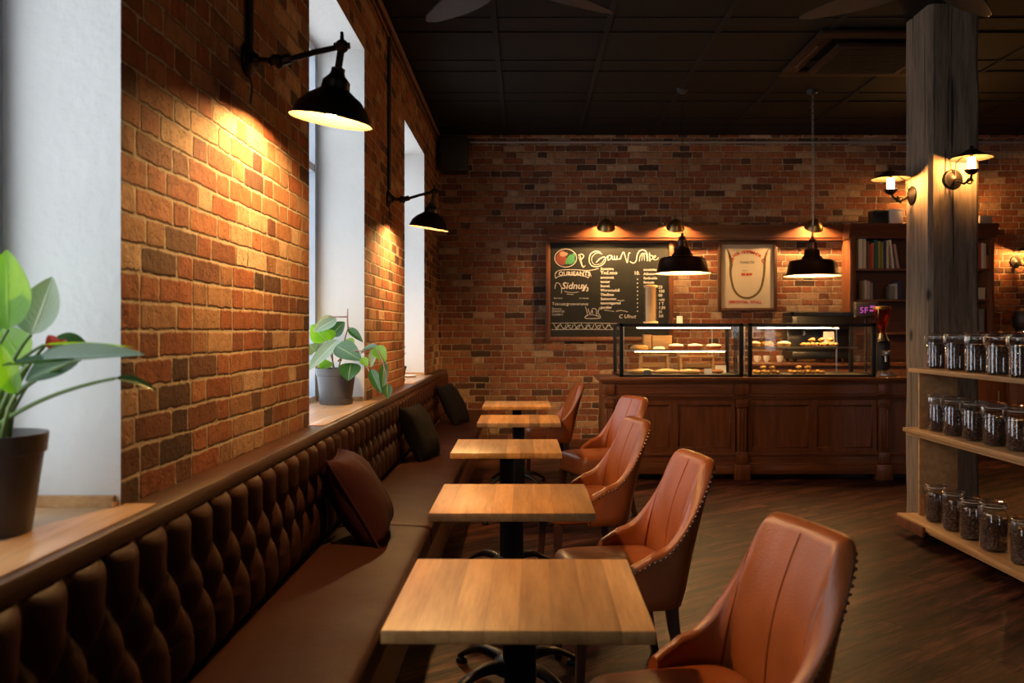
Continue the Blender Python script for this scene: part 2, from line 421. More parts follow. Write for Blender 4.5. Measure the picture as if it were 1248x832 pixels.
# ------------------------------------------------------------------ room shell
XL, YB, ZC = -1.06, 10.7, 3.81
XR, YF = 7.2, -3.0
WIN = [(.80, 2.29), (4.29, 5.76), (7.68, 9.18)]
ZS, ZH, XG = .93, 3.27, -1.40
b = MB(); b.box(-1.5, XR + .1, YF - .1, YB + .1, -.1, 0); struct(b.build('floor', M['floor'], smooth=0))
b = MB(); b.box(-1.5, XR + .1, YF - .1, YB + .1, ZC, ZC + .1); ceil = struct(b.build('ceiling', M['ceil'], smooth=0))
b = MB()
for X in [-.24 + .89 * k for k in range(0, 8)]: b.box(X - .022, X + .022, YF, YB, ZC - .012, ZC + .01)
for Y in [YB - .55 - 1.05 * k for k in range(0, 12)]:
    b.box(XL, XR, Y - .012, Y + .012, ZC - .012, ZC + .01)
    b.box(XL, XR, Y - .33, Y - .306, ZC - .008, ZC + .01)
struct(b.build('ceiling_grid', M['ceil_grid'], ceil, smooth=0))
# left wall: brick piers, plastered reveals
b = MB(); XO = -1.5
edges = [YF] + [e for w in WIN for e in w] + [YB + .1]
for i in range(0, len(edges), 2): b.box(XO, XL, edges[i], edges[i + 1], 0, ZC)
for (y0, y1) in WIN:
    b.box(XO, XL, y0, y1, 0, ZS - .02); b.box(XO, XL, y0, y1, ZH, ZC)
for f in b.bm.faces:
    n = f.normal if f.normal.length else (f.normal_update() or f.normal)
    cc = f.calc_center_median()
b.bm.normal_update()
for f in b.bm.faces:
    cc = f.calc_center_median()
    if abs(f.normal.x) < .5 and XO < cc.x < XL and cc.z > .5: f.material_index = 1
struct(b.build('wall_left', [M['brick_l'], M['plaster']], smooth=0))
b = MB(); b.box(XL, XR + .1, YB, YB + .15, 0, ZC); struct(b.build('wall_back', M['brick_b'], smooth=0))
b = MB(); b.box(XR, XR + .15, YF, YB, 0, ZC); struct(b.build('wall_right', M['brick_l'], smooth=0))
# front wall behind the viewer, with a wide shop window
FX0, FX1, FZ0, FZ1 = 4.6, 6.2, .9, 2.8
b = MB()
b.box(-1.5, FX0, YF - .15, YF, 0, ZC); b.box(FX1, XR, YF - .15, YF, 0, ZC); b.box(FX0, FX1, YF - .15, YF, 0, FZ0); b.box(FX0, FX1, YF - .15, YF, FZ1, ZC)
struct(b.build('wall_front', M['brick_b'], smooth=0))

def window(i, y0, y1):
    b = MB()
    w = .06
    for (a, c_, d, e) in ((y0, y0 + w, ZS, ZH), (y1 - w, y1, ZS, ZH), (y0 + w, y1 - w, ZS, ZS + w), (y0 + w, y1 - w, ZH - w, ZH), ((y0 + y1) / 2 - .025, (y0 + y1) / 2 + .025, ZS + w, ZH - w)):
        b.box(XG - .04, XG + .03, a, c_, d, e)
    b.box(XG - .035, XG + .025, y0 + w, y1 - w, 2.45, 2.5)
    o = struct(b.build('window_%d' % i, M['window'], smooth=0))
    b = MB(); b.box(XG - .008, XG - .002, y0 + .05, y1 - .05, ZS + .05, ZH - .05); b.build('pane', M['pane'], o, smooth=0)
    b = MB()
    b.box(XG + .03, XL - .012, y1 - .018, y1 - .001, ZS + .0255, ZS + .052); b.box(XG + .03, XL - .006, y1 - .028, y1 - .001, ZS + .0255, ZS + .038)
    tr = b.build('trim', M['shelf'], o, smooth=0)
    b = MB(); b.box(XG + .028, XL, y0 + .002, y1 - .002, ZS - .018, ZS + .021); b.box(XL, -.978, y0 - .03, y1 + .03, ZS + .0202, ZS + .025, bev=.0015); b.box(XG + .028, XL + .001, y0 + .002, y1 - .002, ZS + .02, ZS + .025); b.build('sill', M['sill'], o)
    L = bpy.data.lights.new('daylight', 'AREA'); L.shape = 'RECTANGLE'; L.size = ZH - ZS; L.size_y = y1 - y0; L.cycles.is_portal = True
    lo = bpy.data.objects.new('daylight', L); C.objects.link(lo); lo.location = (XG - .06, (y0 + y1) / 2, (ZS + ZH) / 2); lo.rotation_euler = (0, -PI / 2, 0)
for i, w in enumerate(WIN): window(i + 1, *w)
b = MB(); w = .08
for X in (FX0, (FX0 + FX1) / 2 - w / 2, FX1 - w): b.box(X, X + w, YF - .1, YF - .03, FZ0, FZ1)
b.box(FX0, FX1, YF - .1, YF - .03, FZ0, FZ0 + w); b.box(FX0, FX1, YF - .1, YF - .03, FZ1 - w, FZ1)
o = struct(b.build('window_4', M['window'], smooth=0))
b = MB(); b.box(FX0 + .05, FX1 - .05, YF - .07, YF - .06, FZ0 + .05, FZ1 - .05); b.build('pane', M['pane'], o, smooth=0)
L = bpy.data.lights.new('daylight', 'AREA'); L.shape = 'RECTANGLE'; L.size = FX1 - FX0; L.size_y = FZ1 - FZ0; L.cycles.is_portal = True
lo = bpy.data.objects.new('daylight', L); C.objects.link(lo); lo.location = ((FX0 + FX1) / 2, YF - .14, (FZ0 + FZ1) / 2); lo.rotation_euler = (PI / 2, 0, 0)
# pipe trim where left wall meets the ceiling, and a brick lip on the back wall
b = MB(); b.tube([(XL + .03, YF, ZC - .07), (XL + .03, YB, ZC - .07)], .022); b.tube([(XL + .015, YF, ZC - .13), (XL + .015, YB, ZC - .13)], .01); struct(b.build('trim_1', M['trimpipe']))
b = MB(); b.box(XL, XR, YB - .05, YB, ZC - .055, ZC - .005); struct(b.build('trim_2', M['brick_b'], smooth=0))
b = MB(); b.box(XL, XR, YB - .02, YB, 0, .1); struct(b.build('baseboard_back', M['cornice'], bev=.004))

# ledge over the bench, running into the window recesses
XE = -.955
b = MB()
b.box(XL - .002, XE, -.6, YB - .01, ZS - .03, ZS + .02, bev=.006)
tag(b.build('window_ledge', M['ledge'], bev=0), 'long brown wooden ledge along the brick wall above the tufted bench back', 'ledge')

# ------------------------------------------------------------------ banquette
bench = thing('banquette_bench', 'long fitted bench in dark brown leather with a diamond tufted back under the window ledge', 'bench', (-.70, 5.0, 0))
BO = (-.70, 5.0, 0)
b = MB(); b.box(-1.04, -.52, -.5, YB - .03, .0, .33); b.build('base', M['cornice'], bench, off=BO, bev=.008)
XS0, XS1, ZSEAT = -.935, -.465, .45
for (y0, y1) in ((-.5, 1.55), (1.56, 4.32), (4.335, 7.4), (7.41, YB - .03)):
    b = MB()
    def seat(u, v, y0=y0, y1=y1):
        s = v * 2 * PI
        a = abs(math.cos(s)) ** .28 * math.copysign(1, math.cos(s)); c_ = abs(math.sin(s)) ** .28 * math.copysign(1, math.sin(s))
        e = 1 - max(0, 1 - min(u, 1 - u) * (y1 - y0) / .03) ** 2 * .10
        return Vector(((XS0 + XS1) / 2 + a * (XS1 - XS0) / 2 * e, lerp(y0, y1, u), .39 + c_ * .06 * e + (.008 * math.sin(PI * min(1, max(0, (a + 1) / 2))) if c_ > 0 else 0)))
    n = 60
    us = sorted({0, .002, .005, .01, .99, .995, .998, 1} | {i / n for i in range(n + 1)})
    R = [[seat(u, k / 40) for k in range(40)] for u in us]
    b.rings(R, True, True); b.build('seat_cushion', M['brown'], bench, off=BO, smooth=60)
DU, ROWS = .166, [.80, .685, .57]
def tuft(y, z):
    u = y / DU
    top, lo = ROWS[0], ROWS[-1]; dv = ROWS[0] - ROWS[1]
    if z >= top:
        q = abs(math.sin(PI * u)); h = q ** .55
        e = (z - top) / (ZS - .03 - top); h = lerp(h, q ** .4, e)
        h *= 1 - max(0, (e - .72) / .28) ** 2.2 * .55
        k = math.exp(-((z - top) / .03) ** 2); h *= 1 - .25 * k * (1 - q)
        return h
    if z <= lo - dv * .0:
        q = abs(math.sin(PI * u)); h = q ** .45
        e = (lo - z) / (lo - .45); h *= 1 - max(0, (e - .55) / .45) ** 2 * .5
        return h
    r = (top - z) / dv
    a = abs(math.sin(PI * (u + r / 2))); c_ = abs(math.sin(PI * (u - r / 2)))
    return (a * c_) ** .42 * 1.02
for (y0, y1) in ((-.5, 1.39), (1.392, 3.98), (3.983, 6.74), (6.743, YB - .03)):
    b = MB(); ny = int((y1 - y0) / .0125)
    def back(u, v, y0=y0, y1=y1):
        y = lerp(y0, y1, u); z = lerp(.42, ZS - .032, v)
        e = min(y - y0, y1 - y) / .012
        f = min(1, max(0, e)) ** .5
        h = tuft(y, z)
        return Vector((-1.01 + .052 * h * f + .03 * f + .012 * (1 - v), y, z - .012 * h * math.sin(v * PI * 4) * 0))
    b.grid(back, ny, 38); b.build('tufted_back', M['brown'], bench, off=BO, smooth=80)

# cushions
def cushion(name, label, X, Y, Z, size, thick, lean, rz, mat, roll=0.0):
    t = thing(name, label, 'cushion', (X, Y, Z), rz, 'scatter cushions on the bench')
    b = MB(); n = 22
    def P_(u, v, s):
        a, c_ = u * 2 - 1, v * 2 - 1
        ex = 1 - .10 * (1 - a * a) * abs(c_) ** 3 ; ey = 1 - .10 * (1 - c_ * c_) * abs(a) ** 3
        h = ((1 - abs(a) ** 2.6) * (1 - abs(c_) ** 2.6)) ** .42
        w = mnoise.noise(Vector((a * 2.2, c_ * 2.2, s + X * 7))) * .014 * h
        return Vector((s * (thick / 2 * h + w), a * size / 2 * ey, c_ * size / 2 * ex))
    Mx = Matrix.Rotation(-lean, 4, 'Y') @ Matrix.Rotation(roll, 4, 'X')
    lo = 0
    for s in (1, -1):
        b.grid(lambda u, v: Mx @ P_(u, v, s), n, n)
    bmesh.ops.remove_doubles(b.bm, verts=b.bm.verts[:], dist=.0006)
    zmin = min(v.co.z for v in b.bm.verts); 
    for v in b.bm.verts: v.co.z -= zmin
    b.build('cover', mat, t, smooth=80)
    b = MB(); pts = []
    for k in range(4 * n + 1):
        q = k % (4 * n); sd, r = divmod(q, n); r /= n
        u, v = ((r, 0), (1, r), (1 - r, 1), (0, 1 - r))[sd]
        pts.append(Mx @ P_(u, v, 0) - Vector((0, 0, zmin)))
    b.tube(pts, .006, 6, cap=False); b.build('piping', mat, t, smooth=60)
    return t
cushion('cushion', 'maroon velvet cushion leaning on the tufted bench back, nearest of the three', -.775, 4.06, .452, .45, .22, math.radians(31), math.radians(5), M['maroon'])
cushion('cushion', 'black cushion leaning on the bench back between the maroon cushion and the corner one', -.80, 6.62, .452, .44, .17, math.radians(24), math.radians(-12), M['black_cloth'])
cushion('cushion', 'black cushion at the far end of the bench near the back brick wall', -.75, 9.1, .452, .46, .16, math.radians(28), math.radians(-14), M['black_cloth'])

# ------------------------------------------------------------------ tables
def make_table():
    t = thing('cafe_table', 'x', 'table', group='square oak tables along the bench')
    b = MB(); b.box(-.305, .305, -.305, .305, .718, .75, bev=.004); b.build('tabletop', M['table'], t)
    b = MB(); b.box(-.20, .20, -.04, .04, .706, .7175, bev=.002); b.box(-.04, .04, -.2, .2, .704, .7175, bev=.002); b.box(-.041, .041, -.041, .041, .07, .71, bev=.004)
    b.build('pole', M['black'], t)
    b = MB(); b.lathe([(.001, .055), (.075, .055), (.085, .07), (.08, .10), (.06, .118), (.042, .125), (.001, .125)], seg=24, cap=False); b.build('hub', M['black'], t)
    for k in range(4):
        a = math.radians(42 + 90 * k); c, s = math.cos(a), math.sin(a)
        b = MB(); R = []
        for i in range(13):
            q = i / 12; r = .05 + .29 * q; z = .085 - .055 * q ** 1.5 + .028 * math.sin(PI * q); w = lerp(.032, .019, q); h = lerp(.028, .011, q)
            ring = []
            for j in range(12):
                f = 2 * PI * j / 12; ring.append(Vector((c * r - s * w * math.cos(f), s * r + c * w * math.cos(f), z + h * math.sin(f))))
            R.append(ring)
        b.rings(R); ft = b.build('foot', M['black'], t)
        b = MB(); b.lathe([(.001, 0), (.022, 0), (.026, .008), (.022, .018), (.012, .022), (.010, .036), (.001, .036)], (c * .335, s * .335, 0), 16, cap=False); b.build('glide', M['black'], ft)
    return t
TB = [(-.012, 2.235), (-.047, 3.485), (-.105, 5.06), (-.045, 6.62), (-.075, 8.02)]
TL = ['square oak topped cafe table nearest the viewer, on a black pedestal', 'square oak cafe table second from the viewer, between the two chairs with nailhead backs',
      'square oak cafe table in the middle of the row of five', 'square oak cafe table second from the far end of the row', 'square oak cafe table at the far end of the row by the back brick wall']
tab = make_table()
for i, (x, y) in enumerate(TB):
    o = tab if i == 0 else dup(tab)
    o.location = (x, y, 0); o['label'] = TL[i]; o.rotation_euler = (0, 0, math.radians([-.6, 0, .3, 0, 0][i]))

# ------------------------------------------------------------------ chairs
def chair_plan(a):
    """a 0..1 from the middle of the back round to an arm tip; returns plan point and outward normal (right half, y>=0)"""
    xc, rx, ry, xf = .04, .205, .258, -.035
    n = 3.8
    La, Lb = .42, xc - xf
    tot = La + Lb
    d = a * tot
    if d < La:
        ph = d / La * PI / 2
        c, s = math.cos(ph), math.sin(ph)
        p = Vector((xc + rx * max(0, c) ** (2 / n), ry * max(0, s) ** (2 / n), 0))
        nn = Vector((max(1e-6, c) ** (2 - 2 / n) / rx, max(1e-6, s) ** (2 - 2 / n) / ry, 0)).normalized()
        return p, nn
    q = (d - La) / Lb
    return Vector((xc - (d - La), ry - .012 * q * q, 0)), Vector((-.1 * q, 1, 0)).normalized()
def chair_top(a):
    T = [(0, .897), (.26, .892), (.34, .868), (.42, .822), (.53, .752), (.7, .635), (.85, .545), (1, .496)]
    for (a0, z0), (a1, z1) in zip(T, T[1:]):
        if a <= a1 + 1e-9:
            i = T.index((a0, z0)); zp = T[max(0, i - 1)]; zn = T[min(len(T) - 1, i + 2)]
            m0 = (z1 - zp[1]) / (a1 - zp[0]) * (a1 - a0); m1 = (zn[1] - z0) / (zn[0] - a0) * (a1 - a0); t = (a - a0) / (a1 - a0)
            return (2 * t ** 3 - 3 * t * t + 1) * z0 + (t ** 3 - 2 * t * t + t) * m0 + (3 * t * t - 2 * t ** 3) * z1 + (t ** 3 - t * t) * m1
    return T[-1][1]
def lean(p):
    k = max(0.0, p.z - .40)
    p.x += .20 * k + .12 * k * k
    if p.z < .40: p.x -= 0.10 * (.40 - p.z)
    return p
def make_chair():
    t = thing('leather_chair', 'x', 'chair', group='tan leather chairs at the tables')
    # plan samples
    A = [-1 + 2 * i / 96 for i in range(97)]
    b = MB(); R = []
    rim = []
    for a in A:
        p, n = chair_plan(abs(a)); 
        if a < 0: p.y *= -1; n.y *= -1
        zt = chair_top(abs(a)); ring = []
        th = lerp(.062, .05, abs(a))
        N = 9
        zo = [lerp(.325, zt - .026, (i / (N - 1)) ** 1.0) for i in range(N)]
        for i, z in enumerate(zo):
            ins = .012 if i == 0 else 0
            ring.append(lean(p - n * ins + Vector((0, 0, z))))
        for k in range(1, 8):
            f = PI * k / 8; r = th / 2
            ring.append(lean(p - n * (r - r * math.cos(f)) + Vector((0, 0, zt - .026 + .030 * math.sin(f)))))
        zi = [lerp(zt - .026, .40, i / 8) for i in range(9)]
        for i, z in enumerate(zi):
            q = i / 8; bul = .020 * math.sin(PI * min(1, q * 1.15)) * (1 if abs(a) < .55 else max(0, 1 - (abs(a) - .55) / .3))
            cr = .004 * math.exp(-(a / .012) ** 2) + .005 * math.exp(-((abs(a) - .46) / .03) ** 2)
            ring.append(lean(p - n * (th + bul - cr) + Vector((0, 0, z))))
        ring.append(lean(p - n * (th) + Vector((0, 0, .34))))
        R.append(ring)
        rim.append(lean(p + n * .001 + Vector((0, 0, zt - .030))))
    vr = [[b.bm.verts.new(p) for p in r] for r in R]
    for i in range(len(vr) - 1):
        m = len(vr[i])
        for j in range(m):
            b.face([vr[i][j], vr[i][(j + 1) % m], vr[i + 1][(j + 1) % m], vr[i + 1][j]])
    b.face(vr[0][::-1]); b.face(vr[-1])
    bk = b.build('backrest', M['tan'], t, smooth=50)
    # centre seam piping on the inner face
    b = MB(); p, n = chair_plan(0); pts = []
    zt = chair_top(0)
    pts.append(lean(p - n * .036 + Vector((0, 0, zt + .0035))))
    for i in range(17):
        q = i / 16 * .86; z = lerp(zt - .026, .40, q)
        pts.append(lean(p - n * (.062 + .020 * math.sin(PI * min(1, q * 1.15)) - .0035) + Vector((0, 0, z))))
    b.tube(pts, .0032, 6); b.build('centre_seam', M['tan'], bk)
    # nailheads along the outer rim
    b = MB(); fine = []
    for i in range(len(rim) - 1):
        for k in range(8): fine.append((rim[i].lerp(rim[i + 1], k / 8), A[i]))
    last = None
    for p, a in fine:
        if last is None or (p - last).length > .021:
            pl, n = chair_plan(abs(a)); n = n.copy()
            if a < 0: n.y *= -1
            b.ball(p, .0062, 7, 4); last = p
    for sgn in (-1, 1):
        p, n = chair_plan(.985); zt = chair_top(.985)
        for k in range(9):
            z = lerp(.34, zt - .05, k / 8); q = lean(p + n * .001 + Vector((0, 0, z))); b.ball((q.x, q.y * sgn, q.z), .0062, 7, 4)
    b.build('nailhead_trim', M['nail'], t)
    # seat
    b = MB(); R = []
    def sec(k, x0, x1, w, z):
        ring = []
        for i in range(40):
            f = 2 * PI * i / 40; c = math.copysign(abs(math.cos(f)) ** .35, math.cos(f)); s = math.copysign(abs(math.sin(f)) ** .35, math.sin(f))
            x = (x0 + x1) / 2 + c * (x1 - x0) / 2
            ww = w * (1 - .06 * max(0, (x - x0) / (x1 - x0) - .3))
            zz = z + (.012 * (1 - (s * .9) ** 2) if k else 0)
            ring.append(Vector((x, s * ww, zz)))
        return ring
    for k, (i_, z) in enumerate(((.03, .33), (.006, .335), (0, .35), (.0, .43), (.006, .452), (.018, .468), (.05, .478), (.12, .484), (.19, .486))):
        R.append(sec(k > 3, -.245 + i_, .19 - i_ * .5, .232 - i_, z))
    b.rings(R); b.build('seat', M['tan'], t, smooth=60)
    for (x, y, dx, dy) in ((-.20, .19, -.015, .01), (-.20, -.19, -.015, -.01), (.17, .17, .055, .02), (.17, -.17, .055, -.02)):
        b = MB(); R = []
        for i in range(7):
            q = i / 6; w = lerp(.023, .015, q); z = lerp(.34, 0.0, q); px = x + dx * q ** 1.6; py = y + dy * q
            R.append([Vector((px + sx * w, py + sy * w, z)) for sx, sy in ((-1, -1), (1, -1), (1, 1), (-1, 1))])
        b.rings(R); b.build('leg', M['leg'], t, bev=.003)
    return t
CH = [(.435, 2.24, 16, 'tan leather chair nearest the viewer, pushed up to the first oak table'),
      (.385, 3.62, 10, 'tan leather chair at the second oak table, brass nails down its curved back'),
      (.34, 5.10, 12, 'tan leather chair at the third oak table, middle of the five chairs'),
      (.56, 6.78, 24, 'tan leather chair in front of the left counter panel, seat turned to the viewer'),
      (.215, 8.74, 7, 'tan leather chair farthest away, in front of the bare back brick wall')]
ch = make_chair()
for i, (x, y, a, l) in enumerate(CH):
    o = ch if i == 0 else dup(ch)
    o.location = (x, y, 0); o.rotation_euler = (0, 0, math.radians(a)); o['label'] = l

# ------------------------------------------------------------------ wall lamps on the left wall
def bulb_mesh(b, c, r, ax=Matrix.Identity(3)):
    prof = [(.001, -1.0), (.5, -.87), (.87, -.5), (1, 0), (.87, .5), (.6, .95), (.45, 1.3), (.001, 1.35)]
    b.lathe([(q * r, z * r) for q, z in prof], c, 14, cap=False, M=ax)
def make_wall_lamp():
    t = thing('wall_lamp', 'x', 'wall lamp', group='black swing arm lamps on the left wall')
    b = MB(); Mx = Matrix.Rotation(PI / 2, 3, 'Y')
    b.lathe([(.001, .001), (.062, .001), (.066, .008), (.058, .02), (.03, .034), (.022, .05), (.001, .05)], (0, 0, 0), 28, False, M=Mx); b.build('wall_plate', M['bronze'], t)
    b = MB(); b.tube([(.03, 0, 0), (.10, 0, -.005)], .014); b.ball((.115, 0, -.006), .03, 14, 10); b.tube([(.14, 0, 0), (.17, .0, .008)], .02); b.build('joint', M['bronze'], t)
    hx, hz = .36, .06
    b = MB(); b.tube([(.15, 0, .0), (.25, .01, .032), (hx, .02, hz)], .011); b.ball((hx, .02, hz), .026, 14, 10); b.tube([(hx, .02, hz), (hx, .02, hz + .055)], [.010, .006]); b.tube([(hx - .03, .02, hz + .002), (hx + .03, .02, hz + .002)], .012); b.build('arm', M['bronze'], t)
    # shade tips toward the wall
    T = Matrix.Rotation(math.radians(9), 3, 'Y') @ Matrix.Rotation(math.radians(3), 3, 'X')
    top = Vector((hx - .006, .02, hz - .03))
    b = MB(); b.lathe([(.001, .03), (.014, .03), (.014, -.05), (.026, -.055), (.026, -.07), (.034, -.09), (.04, -.105), (.001, -.105)], top, 20, False, M=T); b.build('socket', M['bronze'], t)
    outer = [(.034, -.085), (.052, -.105), (.055, -.135), (.075, -.15), (.105, -.17), (.135, -.205), (.149, -.245), (.158, -.256)]
    inner = [(.154, -.252), (.144, -.243), (.130, -.205), (.10, -.176), (.072, -.156), (.045, -.143), (.001, -.138)]
    b = MB(); b.lathe([(.001, -.085)] + outer + inner, top, 40, False, mis=[0] * 8 + [1] * 7, M=T); b.build('shade', [M['bronze'], M['enamel_dimmed']], t)
    b = MB(); bulb_mesh(b, top + T @ Vector((0, 0, -.205)), .034, T); b.build('bulb', M['bulb'], t)
    b = MB(); b.tube([(.012, .0, -.05), (.02, .01, -.1), (.012, .015, -.16)], .004, 6); b.build('cable_tail', M['black'], t)
    return t
wl = make_wall_lamp(); wl.location = (XL, 3.32, 2.44); wl['label'] = 'black swing arm wall lamp lit over the bricks between the two nearest windows'
dup(wl, (XL, 6.72, 2.43), 0, 'black swing arm wall lamp on the far brick pier beyond the second window')
b = MB(); b.tube([(XL + .016, 3.32, 2.5), (XL + .016, 3.32, ZC - .02)], .014); tag(b.build('conduit_pipe', M['conduit_dark']), 'dark conduit pipe running up the bricks from the nearest wall lamp', 'pipe', 'conduit pipes')
b = MB(); b.tube([(XL + .016, 6.72, 2.5), (XL + .016, 6.72, ZC - .02)], .014); tag(b.build('conduit_pipe', M['conduit_dark']), 'dark conduit pipe running up the bricks from the far wall lamp', 'pipe', 'conduit pipes')
b = MB(); b.tube([(-.68, YB - .0155, 3.725), (XR, YB - .0155, 3.725)], .016); tag(b.build('conduit_pipe', M['conduit']), 'grey conduit running along the top of the back brick wall', 'pipe', 'conduit pipes')

# speaker in the corner
t = thing('wall_speaker', 'black box loudspeaker high in the corner of the brick walls', 'speaker', (-.85, 10.45, 3.31))
b = MB(); b.box(-.165, .165, -.13, .15, 0, .42, bev=.012); b.build('cabinet', M['black_plastic'], t)
b = MB(); b.box(-.15, .15, -.14, -.128, .02, .40, bev=.004); b.build('grille', M['grille'], t)
b = MB(); b.box(-.03, .03, .14, .245, .17, .25); b.build('bracket', M['black'], t)

# ------------------------------------------------------------------ plants on the ledge
def leaf(b, base, tip, width, up=(0, 0, 1), droop=.0, cup=.15, mi=0, n=14, tipw=.0, wave=0.0):
    base, tip = Vector(base), Vector(tip); d = tip - base; L = d.length; f = d.normalized()
    up = Vector(up); s = f.cross(up)
    if s.length < 1e-4: s = f.orthogonal()
    s.normalize(); n_ = s.cross(f).normalized()
    def P_(u, v):
        w = width / 2 * (math.sin(PI * min(1, v ** .8)) ** .75 * (1 - .25 * v) * 1.15 + .01)
        a = (u * 2 - 1)
        return base + d * v + s * (a * w) + n_ * (abs(a) ** 1.6 * w * cup * 2 - droop * L * (v * v) + droop * L * .6 * v + wave * math.sin(v * 9 + a * 2) * w * a)
    b.grid(P_, 8, n, mi, uv=True)
def stem(b, pts, r0=.006, r1=.003, mi=0):
    pts = [Vector(p) for p in pts]; out = []
    for i in range(17):
        q = i / 16
        a, c, d = (pts + [pts[-1]])[:3] if len(pts) == 2 else pts[:3]
        if len(pts) == 2: out.append(pts[0].lerp(pts[1], q))
        else: out.append(a * (1 - q) ** 2 + c * 2 * q * (1 - q) + d * q * q)
    b.tube(out, [lerp(r0, r1, i / 16) for i in range(17)], 8, mi)
def PX(px, py, Y): return Vector(((px - VX) / F * Y, Y, H - (py - VY) / F * Y))   # photo measurement helper used once, when laying out
def pot(parent, r0, r1, h, mat, saucer=True):
    b = MB()
    b.lathe([(.001, 0), (r0, 0), (lerp(r0, r1, .80), h * .80), (lerp(r0, r1, .80) + .006, h * .81), (r1 + .004, h), (r1 - .004, h), (r1 - .012, h * .86), (.001, h * .86)], seg=40, cap=False)
    o = b.build('pot', mat, parent)
    if saucer:
        b = MB(); b.lathe([(.001, .001), (r0 + .006, .001), (r0 + .012, h * .16), (r0 + .004, h * .16), (r0 + .001, .004), (.001, .004)], seg=40, cap=False); b.build('saucer', mat, parent)
    b = MB(); b.lathe([(.001, h * .86 + .006), (r1 * .5, h * .865 + .004), (r1 - .014, h * .865), (r1 - .014, h * .84)], seg=30, cap=False); b.build('soil', M['soil'], parent)
ZL = ZS + .0255
# plant 1 (nearest window)
c1 = Vector((-1.205, 1.97, ZL))
t = thing('potted_plant', 'potted plant with lime and silvery leaves on the nearest windowsill, red flower among its leaves', 'plant', c1, 0, 'potted plants on the windowsills')
pot(t, .082, .113, .225, M['pot_brown'], False)
bl, bs, bf = MB(), MB(), MB()
def L1(px, py, Y): return PX(px, py, Y) - c1
root = Vector((0, 0, .19))
def st1(bx, by, mid, end, r=.006): stem(bs, [Vector((bx, by, .185)), mid, end], r, r * .6)
# leaves: (base px, tip px, depth, width, material)
spec = [((10, 402, 1.95), (8, 304, 1.97), .115, (0, -1, .2), 1, .0, .10),
        ((38, 408, 2.0), (66, 338, 2.04), .115, (-.2, -1, .3), 2, -.1, .12),
        ((40, 440, 1.86), (176, 428, 1.9), .075, (0, -.55, 1), 2, .10, .15),
        ((98, 438, 1.88), (0, 446, 1.82), .065, (0, -.2, 1), 0, .0, .2),
        ((100, 436, 1.92), (28, 462, 1.9), .085, (.0, -.9, .7), 0, .15, .2),
        ((54, 420, 2.0), (165, 421, 2.02), .028, (0, .3, 1), 1, .05, .1),
        ((64, 414, 2.07), (112, 425, 2.08), .055, (0, -.5, 1), 0, .25, .2),
        ((140, 461, 1.9), (192, 474, 1.92), .04, (0, -.3, 1), 0, .18, .15),
        ((30, 445, 1.98), (2, 400, 2.05), .09, (0, -1, .3), 1, .0, .1),
        ((22, 470, 1.9), (-40, 455, 1.9), .09, (0, -.6, 1), 1, .1, .2),
        ((20, 480, 1.85), (0, 420, 1.83), .05, (0, -1, .3), 1, .1, .2),
        ((-20, 430, 1.98), (-70, 330, 2.0), .13, (.3, -1, .2), 0, .05, .1),
        ((-30, 440, 1.95), (-110, 400, 1.93), .12, (0, -.5, 1), 0, .1, .1)]
for (bp, tp, w, up, mi, dr, cu) in spec:
    B, T_ = L1(*bp), L1(*tp)
    leaf(bl, B, T_, w, up, dr, cu, mi)
    r0 = Vector((random.uniform(-.05, .05), random.uniform(-.05, .05), .185))
    stem(bs, [r0, Vector((lerp(r0.x, B.x, .35), lerp(r0.y, B.y, .35), lerp(r0.z, B.z, .75))), B], .0062, .0035)
for k in range(5):
    r0 = Vector((random.uniform(-.05, .06), random.uniform(-.06, .05), .185)); stem(bs, [r0, r0 + Vector((.01, 0, .08)), r0 + Vector((random.uniform(-.03, .06), 0, .15))], .009, .004)
for (bp, tp) in (((70, 425, 2.03), (58, 408, 2.04)), ((72, 424, 2.03), (96, 433, 2.02)), ((66, 428, 2.02), (80, 413, 2.05))):
    leaf(bf, L1(*bp), L1(*tp), .03, (0, -1, .4), .1, .2, 0)
stem(bs, [(.02, 0, .18), (.03, .02, .3), L1(68, 427, 2.03)], .004, .003)
bl.build('foliage', [M['leaf'], M['leaf_lime'], M['leaf_pale']], t, smooth=80, recalc=False); bs.build('stem', M['stem'], t, smooth=80); bf.build('flower', M['red'], t, smooth=80, recalc=False)
